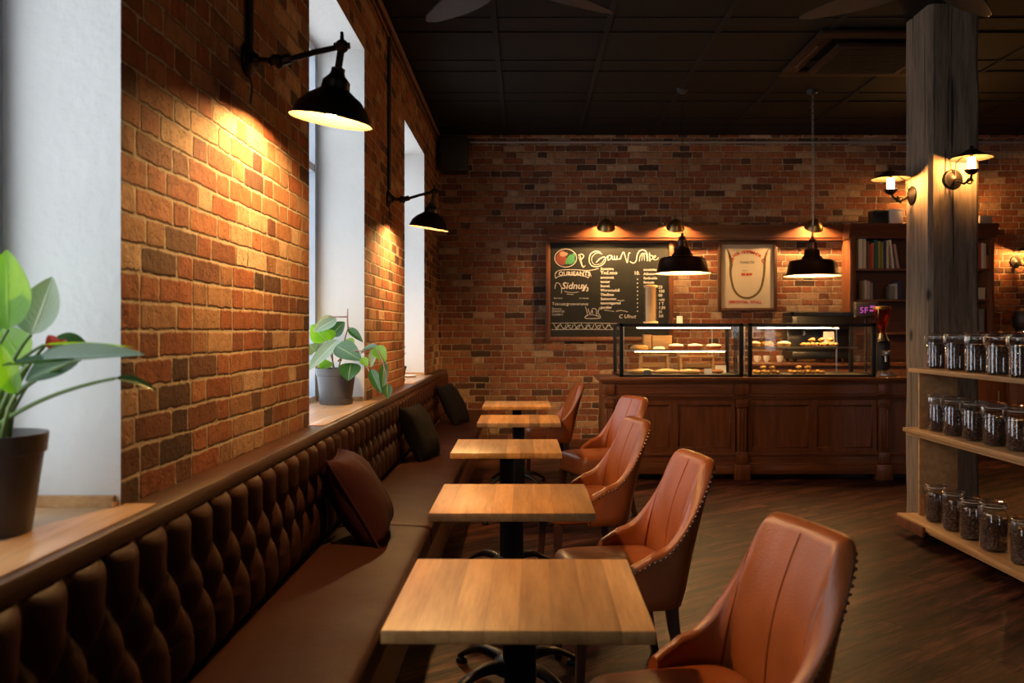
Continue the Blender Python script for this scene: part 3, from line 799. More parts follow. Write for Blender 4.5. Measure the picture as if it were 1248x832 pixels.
# plant 2
c2 = Vector((-1.19, 5.50, ZL))
t = thing('potted_plant', 'trailing leafy plant in a grey pot on the sill of the second window', 'plant', c2, 0, 'potted plants on the windowsills')
pot(t, .095, .125, .225, M['pot_grey'])
bl, bs = MB(), MB()
def L2(px, py, Y): return PX(px, py, Y) - c2
spec = [((412, 414, 5.42), (374, 452, 5.3), .10, (-.3, -1, .6), 2, .05, .1), ((410, 388, 5.5), (382, 404, 5.45), .10, (0, -1, .6), 2, .1, .15),
        ((398, 415, 5.6), (379, 396, 5.6), .13, (0, -1, .2), 1, .0, .1), ((404, 408, 5.55), (420, 392, 5.55), .10, (0, -1, .4), 0, .1, .1),
        ((407, 412, 5.5), (396, 402, 5.48), .07, (0, -1, .2), 1, .1, .1),
        ((410, 421, 5.35), (440, 438, 5.2), .125, (0, -1, .5), 0, .12, .12), ((428, 442, 5.3), (424, 464, 5.22), .13, (0, -1, .2), 0, .0, .1),
        ((425, 400, 5.4), (442, 416, 5.35), .05, (0, -1, .5), 0, .2, .2), ((440, 428, 5.2), (460, 421, 5.1), .08, (0, -.6, 1), 0, .15, .15),
        ((456, 424, 5.1), (452, 448, 5.05), .045, (0, -1, .2), 2, .0, .2), ((458, 422, 5.1), (470, 440, 5.02), .08, (0, -1, .4), 1, .1, .1),
        ((452, 450, 5.1), (465, 480, 5.0), .06, (0, -1, .3), 0, .05, .2), ((469, 440, 5.02), (466, 478, 4.98), .05, (0, -1, .2), 0, .0, .2),
        ((472, 468, 4.95), (473, 486, 4.93), .055, (0, -1, .3), 0, .0, .15), ((402, 440, 5.5), (390, 450, 5.4), .08, (0, -1, .3), 1, .1, .1),
        ((432, 418, 5.6), (420, 414, 5.65), .05, (0, -1, .4), 1, .1, .1), ((384, 428, 5.55), (377, 420, 5.5), .09, (0, -1, .5), 2, .1, .1),
        ((441, 436, 5.15), (448, 446, 5.1), .05, (0, -1, .5), 1, .1, .1)]
for (bp, tp, w, up, mi, dr, cu) in spec: leaf(bl, L2(*bp), L2(*tp), w, up, dr, cu, mi)
for pts in (((406, 452, 5.5), (405, 430, 5.5), (404, 408, 5.5)), ((408, 452, 5.48), (402, 425, 5.5), (398, 412, 5.55)), ((412, 452, 5.45), (418, 425, 5.45), (424, 398, 5.45)), ((424, 400, 5.45), (423, 388, 5.45), (424, 376, 5.45)),
            ((424, 386, 5.45), (412, 386, 5.45), (400, 386, 5.46)), ((412, 440, 5.4), (425, 424, 5.3), (442, 428, 5.2)), ((440, 430, 5.2), (450, 425, 5.12), (458, 424, 5.1)), ((442, 438, 5.2), (448, 446, 5.1), (462, 478, 5.02)), ((458, 424, 5.1), (470, 440, 5.0), (472, 470, 4.95)), ((425, 398, 5.45), (418, 415, 5.4), (416, 440, 5.42))):
    stem(bs, [L2(*q) for q in pts], .005, .0028)
bl.build('foliage', [M['leaf'], M['leaf_lime'], M['leaf_pale']], t, smooth=80, recalc=False); bs.build('stem', M['stem_red'], t, smooth=80)
# plant 3
c3 = Vector((-1.165, 7.98, ZL))
t = thing('potted_plant', 'small dark potted plant half hidden at the edge of the far window', 'plant', c3, 0, 'potted plants on the windowsills')
pot(t, .06, .078, .14, M['black_plastic'])
bl, bs = MB(), MB()
for k in range(9):
    a = k * 2.4; h = random.uniform(.22, .38); r = random.uniform(.04, .085)
    B = Vector((math.cos(a) * r * .5, math.sin(a) * r * .5, h * .7)); leaf(bl, B, Vector((math.cos(a) * r, math.sin(a) * r, h)), .06, (math.cos(a) * -1, math.sin(a) * -1, .6), .1, .15, 0)
    stem(bs, [(0, 0, .12), (B.x * .4, B.y * .4, B.z * .7), B], .004, .003)
bl.build('foliage', [M['leaf']], t, smooth=80, recalc=False); bs.build('stem', M['stem'], t, smooth=80)
b = MB(); b.lathe([(.001, 0), (.09, 0), (.115, .018), (.11, .02), (.088, .006), (.001, .006)], (-1.19, 8.75, ZL), 30, False); tag(b.build('saucer', M['ceramic']), 'empty pale saucer on the sill of the far window', 'saucer')

# ------------------------------------------------------------------ counter
CO = (2.2, 8.65, 0); YC = 8.3
co = thing('service_counter', 'carved dark wood service counter with panelled front under the pastry cases', 'counter', CO)
CX0, CX1 = .74, 3.78
b = MB(); b.box(CX0 + .02, CX1, YC + .06, 9.0, .06, .92); b.build('body', M['counter'], co, off=CO, smooth=0)
b = MB()
b.box(CX0 - .03, CX1, YC - .005, 9.02, .938, .974, bev=.006); b.box(CX0 - .015, CX1, YC + .012, 9.01, .918, .939, bev=.006)
b.build('top', M['counter_h'], co, off=CO)
b = MB(); b.box(CX0 + .005, CX1, YC + .035, YC + .1, .80, .918); b.box(CX0 + .12, 1.98, YC + .028, YC + .04, .815, .905, bev=.004); b.box(2.16, 3.32, YC + .028, YC + .04, .815, .905, bev=.004)
b.build('frieze', M['counter_h'], co, off=CO, smooth=0)
b = MB(); b.box(CX0 - .005, CX1, YC + .012, YC + .1, .785, .806, bev=.006); b.box(CX0, CX1, YC + .024, YC + .1, .762, .786, bev=.005); b.build('moulding', M['counter_h'], co, off=CO)
b = MB(); b.box(CX0 - .005, CX1, YC + .02, YC + .1, .225, .262, bev=.006); b.box(CX0, CX1, YC + .03, YC + .1, .14, .226); b.box(CX0 - .01, CX1, YC + .005, YC + .1, .055, .141, bev=.006); b.box(CX0, CX1, YC + .018, YC + .1, .138, .16, bev=.005); b.build('plinth', M['counter_h'], co, off=CO)
def panel(x0, x1):
    b = MB(); z0, z1 = .262, .762
    b.box(x0 - .04, x0, YC + .035, YC + .08, z0, z1); b.box(x1, x1 + .04, YC + .035, YC + .08, z0, z1)
    b.box(x0, x1, YC + .035, YC + .08, z0, .30); b.box(x0, x1, YC + .035, YC + .08, .71, z1)
    for (a, c, d, e) in ((x0, x0 + .012, .30, .71), (x1 - .012, x1, .30, .71), (x0, x1, .30, .312), (x0, x1, .698, .71)): b.box(a, c, YC + .042, YC + .075, d, e, bev=.003)
    o = b.build('panel_frame', M['counter'], co, off=CO, bev=.003)
    b = MB(); b.box(x0 + .01, x1 - .01, YC + .052, YC + .075, .31, .70); b.build('panel', M['counter'], o, off=CO, smooth=0)
for x0, x1 in ((.885, 1.38), (1.46, 1.965), (2.165, 2.705), (2.785, 3.315)): panel(x0, x1)
def pilaster(x0, x1):
    b = MB(); w = x1 - x0
    b.box(x0, x1, YC + .008, YC + .06, .262, .70, bev=.003)
    for k in range(3):
        xx = x0 + w * (k + .5) / 3; b.box(xx - w * .09, xx + w * .09, YC - .002, YC + .02, .29, .67, bev=.004)
    b.box(x0 - .012, x1 + .012, YC - .006, YC + .06, .69, .765, bev=.005); b.box(x0 - .006, x1 + .006, YC - .012, YC + .06, .72, .745, bev=.006)
    b.box(x0 - .012, x1 + .012, YC - .004, YC + .06, .155, .265, bev=.005)
    b.box(x0 - .016, x1 + .016, YC - .006, YC + .06, .81, .91, bev=.005)
    b.box(x0 - .03, x1 + .03, YC - .02, YC + .1, .0, .15, bev=.006)
    b.build('pilaster', M['counter'], co, off=CO)
for x0, x1 in ((.765, .835), (2.02, 2.11), (3.37, 3.46)): pilaster(x0, x1)
b = MB(); b.box(CX0 + .05, CX1, YC + .16, 8.95, 0, .06); b.build('toe_kick', M['black_plastic'], co, off=CO, smooth=0)

# ------------------------------------------------------------------ pastry cases
def case(name_label, x0, x1, shelf_z, shelf_y1, strips):
    ZT, Z0, y0, y1 = 1.49, .974, 8.37, 8.98; o0 = ((x0 + x1) / 2, (y0 + y1) / 2, Z0); r = .018
    t = thing('display_case', name_label, 'display case', o0, 0, 'glass pastry cases on the counter')
    b = MB()
    for X in (x0 + r, x1 - r):
        for Y in (y0 + r, y1 - r): b.box(X - r, X + r, Y - r, Y + r, Z0 + .001, ZT, bev=.003)
    for Y in (y0 + r, y1 - r):
        b.box(x0, x1, Y - r, Y + r, ZT - .03, ZT, bev=.003); b.box(x0, x1, Y - r * .6, Y + r * .6, Z0 + .001, Z0 + .022, bev=.002)
    for X in (x0 + r, x1 - r):
        b.box(X - r, X + r, y0, y1, ZT - .03, ZT, bev=.003); b.box(X - r * .6, X + r * .6, y0, y1, Z0 + .001, Z0 + .022)
    b.build('frame', M['casemetal'], t, off=o0)
    b = MB(); b.box(x0 + .03, x1 - .03, y0 + .012, y0 + .018, Z0 + .02, ZT - .03); b.build('front_pane', M['glass'], t, off=o0, smooth=0)
    for X in (x0 + .015, x1 - .021):
        b = MB(); b.box(X, X + .006, y0 + .03, y1 - .03, Z0 + .02, ZT - .03); b.build('side_pane', M['glass'], t, off=o0, smooth=0)
    b = MB(); b.box(x0 + .03, x1 - .03, y0 + .03, y1 - .03, ZT - .012, ZT - .004); b.build('top_pane', M['glass'], t, off=o0, smooth=0)
    b = MB(); b.box(x0 + .03, x1 - .03, y0 + .03, y1 - .03, Z0 + .004, Z0 + .02, bev=.003); b.build('deck', M['tray'], t, off=o0)
    b = MB(); b.box(x0 + .04, x1 - .14, y0 + .10, shelf_y1, shelf_z - .008, shelf_z); sh = b.build('shelf', M['glass'], t, off=o0, smooth=0)
    b = MB(); b.box(x0 + .04, x1 - .14, y0 + .085, y0 + .10, shelf_z - .016, shelf_z + .002, bev=.002); b.build('shelf_edge', M['steel'], sh, off=o0)
    for (a, c, yy, zz) in strips:
        b = MB(); b.box(a, c, yy, yy + .014, zz, zz + .006); b.build('light_strip', M['led'], t, off=o0, smooth=0)
    for X in (x0 + .10, x1 - .18):
        b = MB(); b.box(X - .006, X + .006, y1 - .06, y1 - .048, Z0 + .02, ZT - .03); b.build('upright', M['steel'], t, off=o0, smooth=0)
    return t
SZ1, SZ2 = 1.232, 1.262
case('left glass pastry case on the counter, under the first pendant lamp', .905, 2.09, SZ1, 8.86, ((1.08, 1.98, 8.42, 1.443), (1.06, 1.93, 8.452, SZ1 - .018)))
case('right glass pastry case on the counter, next to the coffee grinder', 2.14, 3.36, SZ2, 8.86, ((2.25, 2.95, 8.44, 1.443), (2.72, 3.05, 8.50, 1.440)))

def at(px, py, Y): return PX(px, py, Y)
def obj1(mb, name, mat, label, cat, group=None, loc=None, **kw):
    o = mb.build(name, mat, **kw)
    if loc is not None: o.location = loc
    return tag(o, label, cat, group)
def tart(x, y, z, r, label, body, topm, grp):
    t = thing('cream_tart', label, 'tart', (x, y, z), 0, grp)
    b = MB(); b.lathe([(.001, 0), (r * .82, 0), (r, r * .42), (r * .96, r * .46), (.001, r * .46)], seg=24, cap=False); b.build('crust', body, t)
    b = MB(); b.lathe([(r * .93, r * .44), (r * .95, r * .52), (r * .7, r * .66), (r * .3, r * .74), (.001, r * .76)], seg=24, cap=False); b.build('topping', topm, t)
ordn = ['first', 'second', 'third', 'fourth', 'fifth', 'sixth', 'seventh', 'eighth', 'ninth', 'tenth', 'eleventh', 'twelfth']
for i, px in enumerate((824, 847, 870)):
    tart((px - VX) / F * 8.6, 8.6, SZ1 + .002, .078, 'cream topped red tart, %s from the left of three on the left case shelf' % ordn[i], M['berry'], M['cream'], 'cream tarts in the left case')
def round_loaf(x, y, z, r, h, mat, label, cat, grp, name='round_pie'):
    b = MB(); b.lathe([(.001, 0), (r, 0), (r * 1.04, h * .3), (r * .9, h * .8), (r * .5, h), (.001, h)], seg=26, cap=False)
    for v in b.bm.verts: v.co += v.co.normalized() * mnoise.noise(v.co * 25 + Vector((x, y, 0)) * 9) * h * .12
    return obj1(b, name, mat, label, cat, grp, (x, y, z))
round_loaf((779 - VX) / F * 8.6, 8.6, SZ1 + .002, .085, .045, M['pastry'], 'golden round pie at the left end of the left case shelf', 'pie', None)
round_loaf((803 - VX) / F * 8.55, 8.54, SZ1 + .002, .06, .03, M['cream'], 'flat white iced cake in front of the wooden box in the left case', 'cake', None, 'iced_cake')
# wooden boxes at the back of the shelf
for (px0, px1, pyt, lb) in ((785, 794, 408, 'narrow wooden block beside the pale wooden box on the left case shelf'), (795, 819, 409, 'pale wooden box on the shelf of the left pastry case')):
    Y = 8.70; x0, x1 = (px0 - VX) / F * Y, (px1 - VX) / F * Y; z1 = H - (pyt - VY) / F * Y
    tt = thing('wooden_box', lb, 'box', ((x0 + x1) / 2, Y + .06, SZ1 + .002), 0, 'wooden display boxes'); w = (x1 - x0) / 2; h = z1 - SZ1
    b = MB(); b.box(-w, w, -.055, .055, 0, h - .012, bev=.003); b.build('box', M['crate'], tt)
    b = MB(); b.box(-w - .003, w + .003, -.058, .058, h - .012, h, bev=.003); b.build('lid', M['crate'], tt)
def stand(px0, px1, Y, h, label):
    x0, x1 = (px0 - VX) / F * Y, (px1 - VX) / F * Y
    t = thing('wooden_riser', label, 'riser', ((x0 + x1) / 2, Y, .996), 0, 'wooden risers in the left case'); w = (x1 - x0) / 2
    for s in (-1, 1):
        b = MB(); b.box(s * w - .012, s * w + .012, -.05, .05, 0, h, bev=.002); b.build('leg', M['crate'], t)
    b = MB(); b.box(-w - .01, w + .01, -.055, .055, h, h + .02, bev=.003); b.build('board', M['crate'], t)
    b = MB(); b.box(-w, w, .02, .035, h * .35, h * .62, bev=.002); b.build('rail', M['crate'], t)
stand(781, 813, 8.78, .17, 'wooden riser at the left of the lower deck of the left case')
stand(829, 868, 8.80, .15, 'wooden riser in the middle of the lower deck of the left case')
def loaf(x, y, z, L, r, rz, mat, label, cat, grp, name, n=14, bend=0.0, pinch=0.0):
    b = MB(); R = []
    for i in range(n + 1):
        q = i / n; s = math.sin(PI * min(.985, max(.015, q))) ** .55 * (1 - pinch * (.5 + .5 * math.cos(q * 2 * PI * 3.5)) * .35)
        cx = (q - .5) * L; cy = bend * (4 * (q - .5) ** 2 - .3)
        R.append([Vector((cx, cy + r * s * math.cos(2 * PI * k / 14), r * .85 + r * .85 * s * math.sin(2 * PI * k / 14))) for k in range(14)])
    b.rings(R); o = obj1(b, name, mat, label, cat, grp, (x, y, z)); o.rotation_euler = (0, 0, rz); return o
for i, (x, y, a) in enumerate(((1.10, 8.52, .1), (1.16, 8.60, -.05), (1.37, 8.52, .15), (1.40, 8.61, 0), (1.60, 8.54, -.1))):
    loaf(x, y, .996, .22, .03, a, M['bread'], ('pale bread stick lying on the lower deck of the left case, %s from the left' % ordn[i]), 'bread', 'bread sticks in the left case', 'bread_stick')
for i, (x, y, a) in enumerate(((1.68, 8.62, .4), (1.77, 8.55, -.3), (1.82, 8.66, .2), (1.90, 8.58, .5))):
    loaf(x, y, .996, .13, .028, a, M['meat'], ('glazed brown roll at the right of the left case deck, %s from the left' % ordn[i]), 'roll', 'glazed rolls in the left case', 'glazed_roll', bend=.01)
def card(px0, px1, py0, py1, Y, mat, label, zbase):
    x0, x1 = (px0 - VX) / F * Y, (px1 - VX) / F * Y; z1 = H - (py0 - VY) / F * Y
    t = thing('price_card', label, 'card', ((x0 + x1) / 2, Y, zbase), 0, 'price cards in the cases'); w = (x1 - x0) / 2; h = max(.03, z1 - zbase)
    b = MB(); b.extrude_poly([(-w, 0, 0), (w, 0, 0), (w, .012, h), (-w, .012, h)], (0, .004, 0)); b.build('face', mat, t, smooth=0)
    b = MB(); b.extrude_poly([(-w, .03, 0), (w, .03, 0), (w, .014, h), (-w, .014, h)], (0, .003, 0)); b.build('stand', mat, t, smooth=0)
card(872, 885, 445, 0, 8.72, M['white'], 'white price card at the right of the left case lower deck', .996)
card(785, 793, 451, 0, 8.44, M['navy'], 'dark blue price card at the left front of the left case', .996)
card(859, 868, 449, 0, 8.44, M['white'], 'small cream price card at the front right of the left case', .996)
card(1004, 1017, 404, 0, 8.74, M['white'], 'white price card behind the golden pastries on the right case shelf', SZ2 + .002)
for i, (px, r, mt) in enumerate(((918, .07, M['cream']), (936, .065, M['pastry']), (954.5, .07, M['cream']))):
    if i == 1: round_loaf((px - VX) / F * 8.62, 8.66, SZ2 + .002, r, .05, mt, 'brown round cake between the two white cakes in the right case', 'cake', None, 'round_cake')
    else: tart((px - VX) / F * 8.62, 8.60, SZ2 + .002, r, 'white cream cake on the right case shelf, %s the brown cake' % ('left of' if i == 0 else 'right of'), M['pastry'], M['cream'], 'cream cakes in the right case')
for (x0, y0, z0, cols_, rows_, tops, lab) in ((2.76, 8.60, SZ2 + .002, 4, 2, 3, 'upper shelf'), (2.27, 8.56, .996, 3, 2, 2, 'lower deck'), (2.62, 8.57, .996, 4, 2, 2, 'lower deck right end')):
    spots = [(x0 + .09 * c_, y0 + (.075 if r_ else -.06), z0) for r_ in range(rows_) for c_ in range(cols_)] + [(x0 + .045 + .09 * c_, y0 - .06, z0 + .046) for c_ in range(tops)]
    for (x, y, z) in spots:
        loaf(x, y, z, .105, .024, PI / 2 + random.uniform(-.12, .12), M['pastry'], ('golden croissant piled on the %s of the right case' % lab), 'pastry', 'golden croissants on the %s of the right case' % lab, 'croissant', bend=.022, pinch=1.0)
# things on top of the left case
def wafer_tower():
    c = ((793 - VX) / F * 8.62, 8.62, 1.491)
    t = thing('wafer_jar', 'tall clear tube of stacked wafer cones on top of the left pastry case', 'jar', c)
    b = MB(); b.lathe([(.066, .002), (.066, .36), (.0645, .36), (.0645, .002)], seg=28, cap=False); b.build('tube', M['glass'], t)
    b = MB(); b.lathe([(.072, 0), (.075, .012), (.068, .02), (.068, .004)], seg=28, cap=False); b.build('base_ring', M['wafer'], t)
    b = MB()
    for i in range(16):
        z = .012 + i * .021; b.lathe([(.034, z), (.054, z + .018), (.057, z + .024), (.050, z + .024), (.032, z + .004)], seg=20, cap=False)
    b.build('wafers', M['wafer'], t)
    b = MB(); b.lathe([(.03, .352), (.068, .356), (.07, .372), (.05, .378), (.001, .379)], seg=28, cap=False); b.build('lid', M['wafer'], t)
wafer_tower()
card(825, 832, 385, 0, 8.6, M['white'], 'tiny white card standing on top of the left pastry case', 1.491)

# grinder, till display, espresso machine
def grinder():
    c = (3.53, 8.62, .974)
    t = thing('coffee_grinder', 'coffee grinder with a glowing amber hopper beside the right pastry case', 'coffee grinder', c)
    b = MB(); b.box(-.085, .085, -.13, .12, 0, .03, bev=.008); b.lathe([(.03, .03), (.075, .03), (.08, .05), (.03, .055)], (0, -.07, 0), 20, False); b.build('base', M['steel'], t)
    b = MB(); b.box(-.07, .07, -.02, .11, .03, .34, bev=.02); b.lathe([(.06, .33), (.068, .345), (.05, .38), (.035, .42), (.001, .42)], (0, .02, 0), 24, False); b.build('body', M['darksteel'], t)
    b = MB(); b.box(-.03, .03, -.11, -.015, .2, .25, bev=.006); b.tube([(0, -.07, .205), (0, -.075, .14)], .012); b.build('spout', M['steel'], t)
    b = MB(); b.lathe([(.018, .42), (.026, .44), (.075, .60), (.085, .66), (.081, .66), (.071, .60), (.022, .445), (.016, .42)], (0, .02, 0), 28, False); b.build('hopper', M['amber'], t)
    b = MB(); b.lathe([(.02, .425), (.022, .445), (.038, .50), (.001, .505)], (0, .02, 0), 24, False); b.build('bean_fill', M['beans'], t)
    b = MB(); b.lathe([(.086, .655), (.089, .668), (.08, .682), (.03, .688), (.001, .688)], (0, .02, 0), 28, False); b.build('lid', M['brass'], t)
grinder()
c = (3.50, 9.12, .0)
t = thing('till_display', 'small till display with a magenta screen above the right pastry case', 'till display', (3.47, 8.90, .974))
b = MB(); b.tube([(0, 0, .001), (0, 0, .58)], .014); b.lathe([(.001, .001), (.06, .001), (.055, .014), (.02, .02)], seg=20, cap=False); b.build('pole', M['black'], t)
b = MB(); b.box(-.12, .12, -.03, .03, .58, .74, bev=.008); b.build('housing', M['black_plastic'], t)
b = MB(); b.box(-.105, .105, -.033, -.029, .60, .725); b.build('screen', M['screen_off'], t, smooth=0)
b = MB(); put_text(b, '5', -.075, -.034, .625, .085, bold=.002); put_text(b, 'F', -.03, -.034, .625, .085, bold=.002); b.box(.025, .09, -.0345, -.0325, .64, .66); b.box(.03, .085, -.0345, -.0325, .675, .70); b.build('digits', M['screen'], t, smooth=0)

# back counter with machines (seen through the cases)
bc = thing('back_counter', 'dark wooden back counter against the brick wall behind the pastry cases', 'counter', (3.9, 10.42, 0))
BCO = (3.9, 10.42, 0)
b = MB(); b.box(1.9, 6.4, 10.2, 10.66, .08, 1.01); b.build('body', M['counter'], bc, off=BCO, smooth=0)
b = MB(); b.box(1.87, 6.43, 10.14, 10.675, 1.011, 1.05, bev=.006); b.build('top', M['counter_h'], bc, off=BCO)
for i in range(6):
    x0 = 1.95 + i * .74; b = MB(); b.box(x0, x0 + .68, 10.178, 10.1995, .14, .96, bev=.006); dr = b.build('door', M['counter'], bc, off=BCO)
    b = MB(); b.tube([(x0 + .6, 10.165, .6), (x0 + .6, 10.165, .72)], .006); b.build('handle', M['brass'], dr, off=BCO)
b = MB(); b.box(1.95, 6.4, 10.25, 10.65, 0, .08); b.build('toe_kick', M['black_plastic'], bc, off=BCO, smooth=0)
em = thing('espresso_machine', 'steel espresso machine with dark front on the back counter behind the right case', 'espresso machine', (3.47, 10.38, 1.051))
b = MB(); b.box(-.36, .36, -.2, .2, .04, .13, bev=.01); b.box(-.36, .36, .0, .2, .13, .38, bev=.01); b.box(-.36, .36, -.2, .2, .38, .55, bev=.015); b.build('body', M['darksteel'], em)
b = MB(); b.box(-.3, .3, -.206, -.199, .40, .53, bev=.003); b.build('front_panel', M['black_plastic'], em)
for s in (-.18, .12):
    b = MB(); b.lathe([(.001, .31), (.035, .31), (.035, .38), (.001, .38)], (s, -.1, 0), 20, False); b.tube([(s, -.12, .33), (s, -.26, .32)], [.010, .014]); b.build('group_head', M['darksteel'], em)
b = MB(); b.box(-.36, -.34, -.19, .19, .55, .585); b.box(.34, .36, -.19, .19, .55, .585); b.box(-.36, .36, -.19, -.17, .55, .585); b.build('cup_rail', M['darksteel'], em)
for s in (-.31, .31):
    for q in (-.15, .15):
        b = MB(); b.lathe([(.001, 0), (.02, 0), (.024, .04), (.001, .04)], (s, q, 0), 14, False); b.build('foot', M['black'], em)
def cup(x, y, z, label, s=1.0):
    t = thing('coffee_cup', label, 'cup', (x, y, z), .6, 'white cups on the back counter')
    b = MB(); b.lathe([(.001, 0), (.022, 0), (.034, .02), (.042, .075), (.039, .075), (.031, .022), (.001, .008)], seg=22, cap=False); b.build('bowl', M['ceramic'], t)
    b = MB(); b.tube([(.038, 0, .06), (.058, 0, .056), (.062, 0, .04), (.05, 0, .026), (.034, 0, .024)], .005, 8); b.build('handle', M['ceramic'], t)
for i, x in enumerate((2.55, 2.75, 2.86, 3.02)):
    cup(x, 10.36, 1.051, 'white coffee cup on the back counter, %s from the left of four' % ordn[i])

# ------------------------------------------------------------------ cornice, chalkboard, poster, picture lights
b = MB(); x0, x1 = .30, 3.94
prof = [(0, 2.52), (.10, 2.52), (.105, 2.545), (.115, 2.55), (.12, 2.62), (.135, 2.64), (.15, 2.675), (.165, 2.68), (.165, 2.70), (0, 2.70)]
R = []
for X, k in ((x0, 1), (x1, 0)):
    R.append([Vector((X - (max(0, d - .10)) * k * 1.3, YB - .001 - d, z)) for d, z in prof])
b.rings(R, True, True); tag(b.build('picture_rail_cornice', M['cornice']), 'long dark wooden cornice on the back wall above the chalkboard and the poster', 'cornice')

BY = YB - .001
cb = thing('chalkboard', 'large wood framed chalkboard menu covered in chalk writing on the back brick wall', 'chalkboard', (1.0, BY, 1.29)); CBO = (1.0, BY, 1.29)
def X9(px): return (px - VX) / F * 10.66
def Z9(py): return H - (py - VY) / F * 10.66
bx0, bx1, bz0, bz1 = X9(665), X9(821), Z9(416), 2.518
b = MB(); fw = .055
b.box(bx0, bx0 + fw, BY - .045, BY, bz0, bz1, bev=.006); b.box(bx1 - fw, bx1, BY - .045, BY, bz0, bz1, bev=.006); b.box(bx0 + fw - .004, bx1 - fw + .004, BY - .045, BY, bz0, bz0 + fw, bev=.006); b.box(bx0 + fw - .004, bx1 - fw + .004, BY - .04, BY, bz1 - .02, bz1)
b.build('frame', M['case_wood'], cb, off=CBO)
b = MB(); b.box(bx0 + fw - .002, bx1 - fw + .002, BY - .022, BY - .002, bz0 + fw - .002, bz1 - .018); b.build('slate', M['board'], cb, off=CBO, smooth=0)
SY = BY - .0228
b = MB()
def wr(s, px, py, size, **kw): put_text(b, s, X9(px), SY, Z9(py), size, **kw)
def stroke(pts, w=.0045):
    P3 = [Vector((X9(p[0]), SY, Z9(p[1]))) for p in pts]; out = []
    n = len(P3)
    for i in range(n - 1):
        p0, p1, p2, p3 = P3[max(0, i - 1)], P3[i], P3[i + 1], P3[min(n - 1, i + 2)]
        for k in range(6):
            t = k / 6; out.append(.5 * ((2 * p1) + (p2 - p0) * t + (2 * p0 - 5 * p1 + 4 * p2 - p3) * t * t + (3 * p1 - p0 - 3 * p2 + p3) * t ** 3))
    out.append(P3[-1])
    L, Rr = [], []
    for i, p in enumerate(out):
        d = out[min(i + 1, len(out) - 1)] - out[max(i - 1, 0)]
        nn = Vector((-d.z, 0, d.x)); nn = nn.normalized() * w / 2 if nn.length > 1e-6 else Vector((w / 2, 0, 0))
        L.append(b.bm.verts.new(p + nn)); Rr.append(b.bm.verts.new(p - nn))
    for i in range(len(out) - 1): b.face([L[i], Rr[i], Rr[i + 1], L[i + 1]])
def cp(u, v): return (660 + u * 160 / 986, 285 + v * 135 / 832)   # reading of the enlarged photo
def cs(pts, w=.006): stroke([cp(*p) for p in pts], w)
# flourished title
cs([(275, 160), (300, 150), (318, 165), (300, 190), (290, 160), (305, 230), (318, 245)], .008)
cs([(280, 170), (295, 215), (312, 250), (330, 235)], .006)
cs([(445, 140), (410, 128), (370, 150), (358, 195), (375, 235), (420, 245), (465, 225), (482, 190), (470, 172), (440, 185), (410, 215)], .009)
cs([(455, 150), (420, 140), (385, 165), (378, 200), (400, 230), (450, 220), (470, 190)], .005)
cs([(475, 190), (500, 165), (525, 162), (520, 185), (500, 195), (500, 165)], .007)
cs([(530, 162), (532, 188), (545, 190), (548, 164), (552, 190), (565, 188), (568, 164), (572, 188), (600, 182)], .007)
cs([(590, 190), (615, 135), (630, 170), (645, 215), (655, 150), (668, 140)], .008)
cs([(665, 205), (690, 218), (712, 200), (722, 150), (745, 122), (775, 122), (795, 150), (800, 200)], .009)
cs([(735, 205), (745, 160), (768, 145), (775, 200)], .006); cs([(755, 200), (762, 150), (785, 150), (795, 205)], .005)
cs([(812, 140), (815, 205)], .009); cs([(812, 165), (832, 160), (836, 185), (815, 192)], .007)
cs([(842, 180), (858, 172), (855, 162), (843, 170), (845, 192), (870, 190), (880, 175)], .006)
# banner
cs([(105, 290), (140, 272), (230, 268), (330, 275), (360, 300), (350, 330), (330, 318), (230, 305), (130, 318), (108, 332), (102, 300), (115, 290)], .006)
cs([(330, 275), (380, 270), (430, 258)], .006); cs([(360, 285), (375, 320)], .005)
wr('OURIEANTS', *cp(128, 312), .072, rot=.0, bold=.001)
wr('Sidnuy', *cp(150, 412), .115, shear=.2, bold=.001); wr('V3', *cp(305, 430), .075, bold=.001)
cs([(100, 410), (110, 370), (130, 370), (150, 400), (150, 445)], .006); cs([(170, 430), (230, 440), (280, 435)], .005); cs([(190, 450), (240, 455)], .005)
wr('Saxroson', *cp(92, 487), .028); wr('vn. oursea', *cp(283, 487), .028)
wr('Tokcuacgrooverunus', *cp(78, 535), .052, bold=.0)
for v, s in ((568, 'Zennoss'), (588, 'SNNOCSS'), (612, 'CCDIN Y')): wr(s, *cp(78, v), .034)
cs([(330, 545), (345, 600), (330, 632), (440, 630), (425, 590), (440, 550)], .006); cs([(350, 560), (365, 600), (380, 570), (385, 600)], .006); cs([(380, 560), (410, 565), (415, 610), (435, 620)], .006); cs([(340, 615), (370, 605), (430, 618)], .005)
cs([(75, 670), (320, 668), (570, 672)], .005); cs([(75, 718), (320, 716), (565, 718)], .005)
for u in range(90, 560, 52): cs([(u, 672), (u + 14, 700), (u + 30, 712), (u + 44, 680)], .005)
for u in range(105, 540, 75): cs([(u, 715), (u + 20, 690), (u + 40, 685)], .005)
rows = ['Sconntre', 'Yed.xoo', 'anonnott', 'tonter', 'fnenel.', 'Worsonadull', 'Thadlons', 'Sattoorsor', 'tannonigorenl', 'gornfev']
for i, s in enumerate(rows): wr(s, *cp(444, 270 + i * 32.2), .044 if i != 1 else .06, bold=.0012)
wr('- nnoosse', *cp(560, 503), .026); cs([(470, 570), (520, 578), (545, 582)], .004); cs([(560, 580), (600, 575), (650, 585)], .005)
wr('C Ulnut', *cp(580, 632), .065, shear=.2)
wr('10.', *cp(695, 305), .06, bold=.001)
for i in range(9): wr('.', *cp(716, 342 + i * 30), .09, bold=.002)
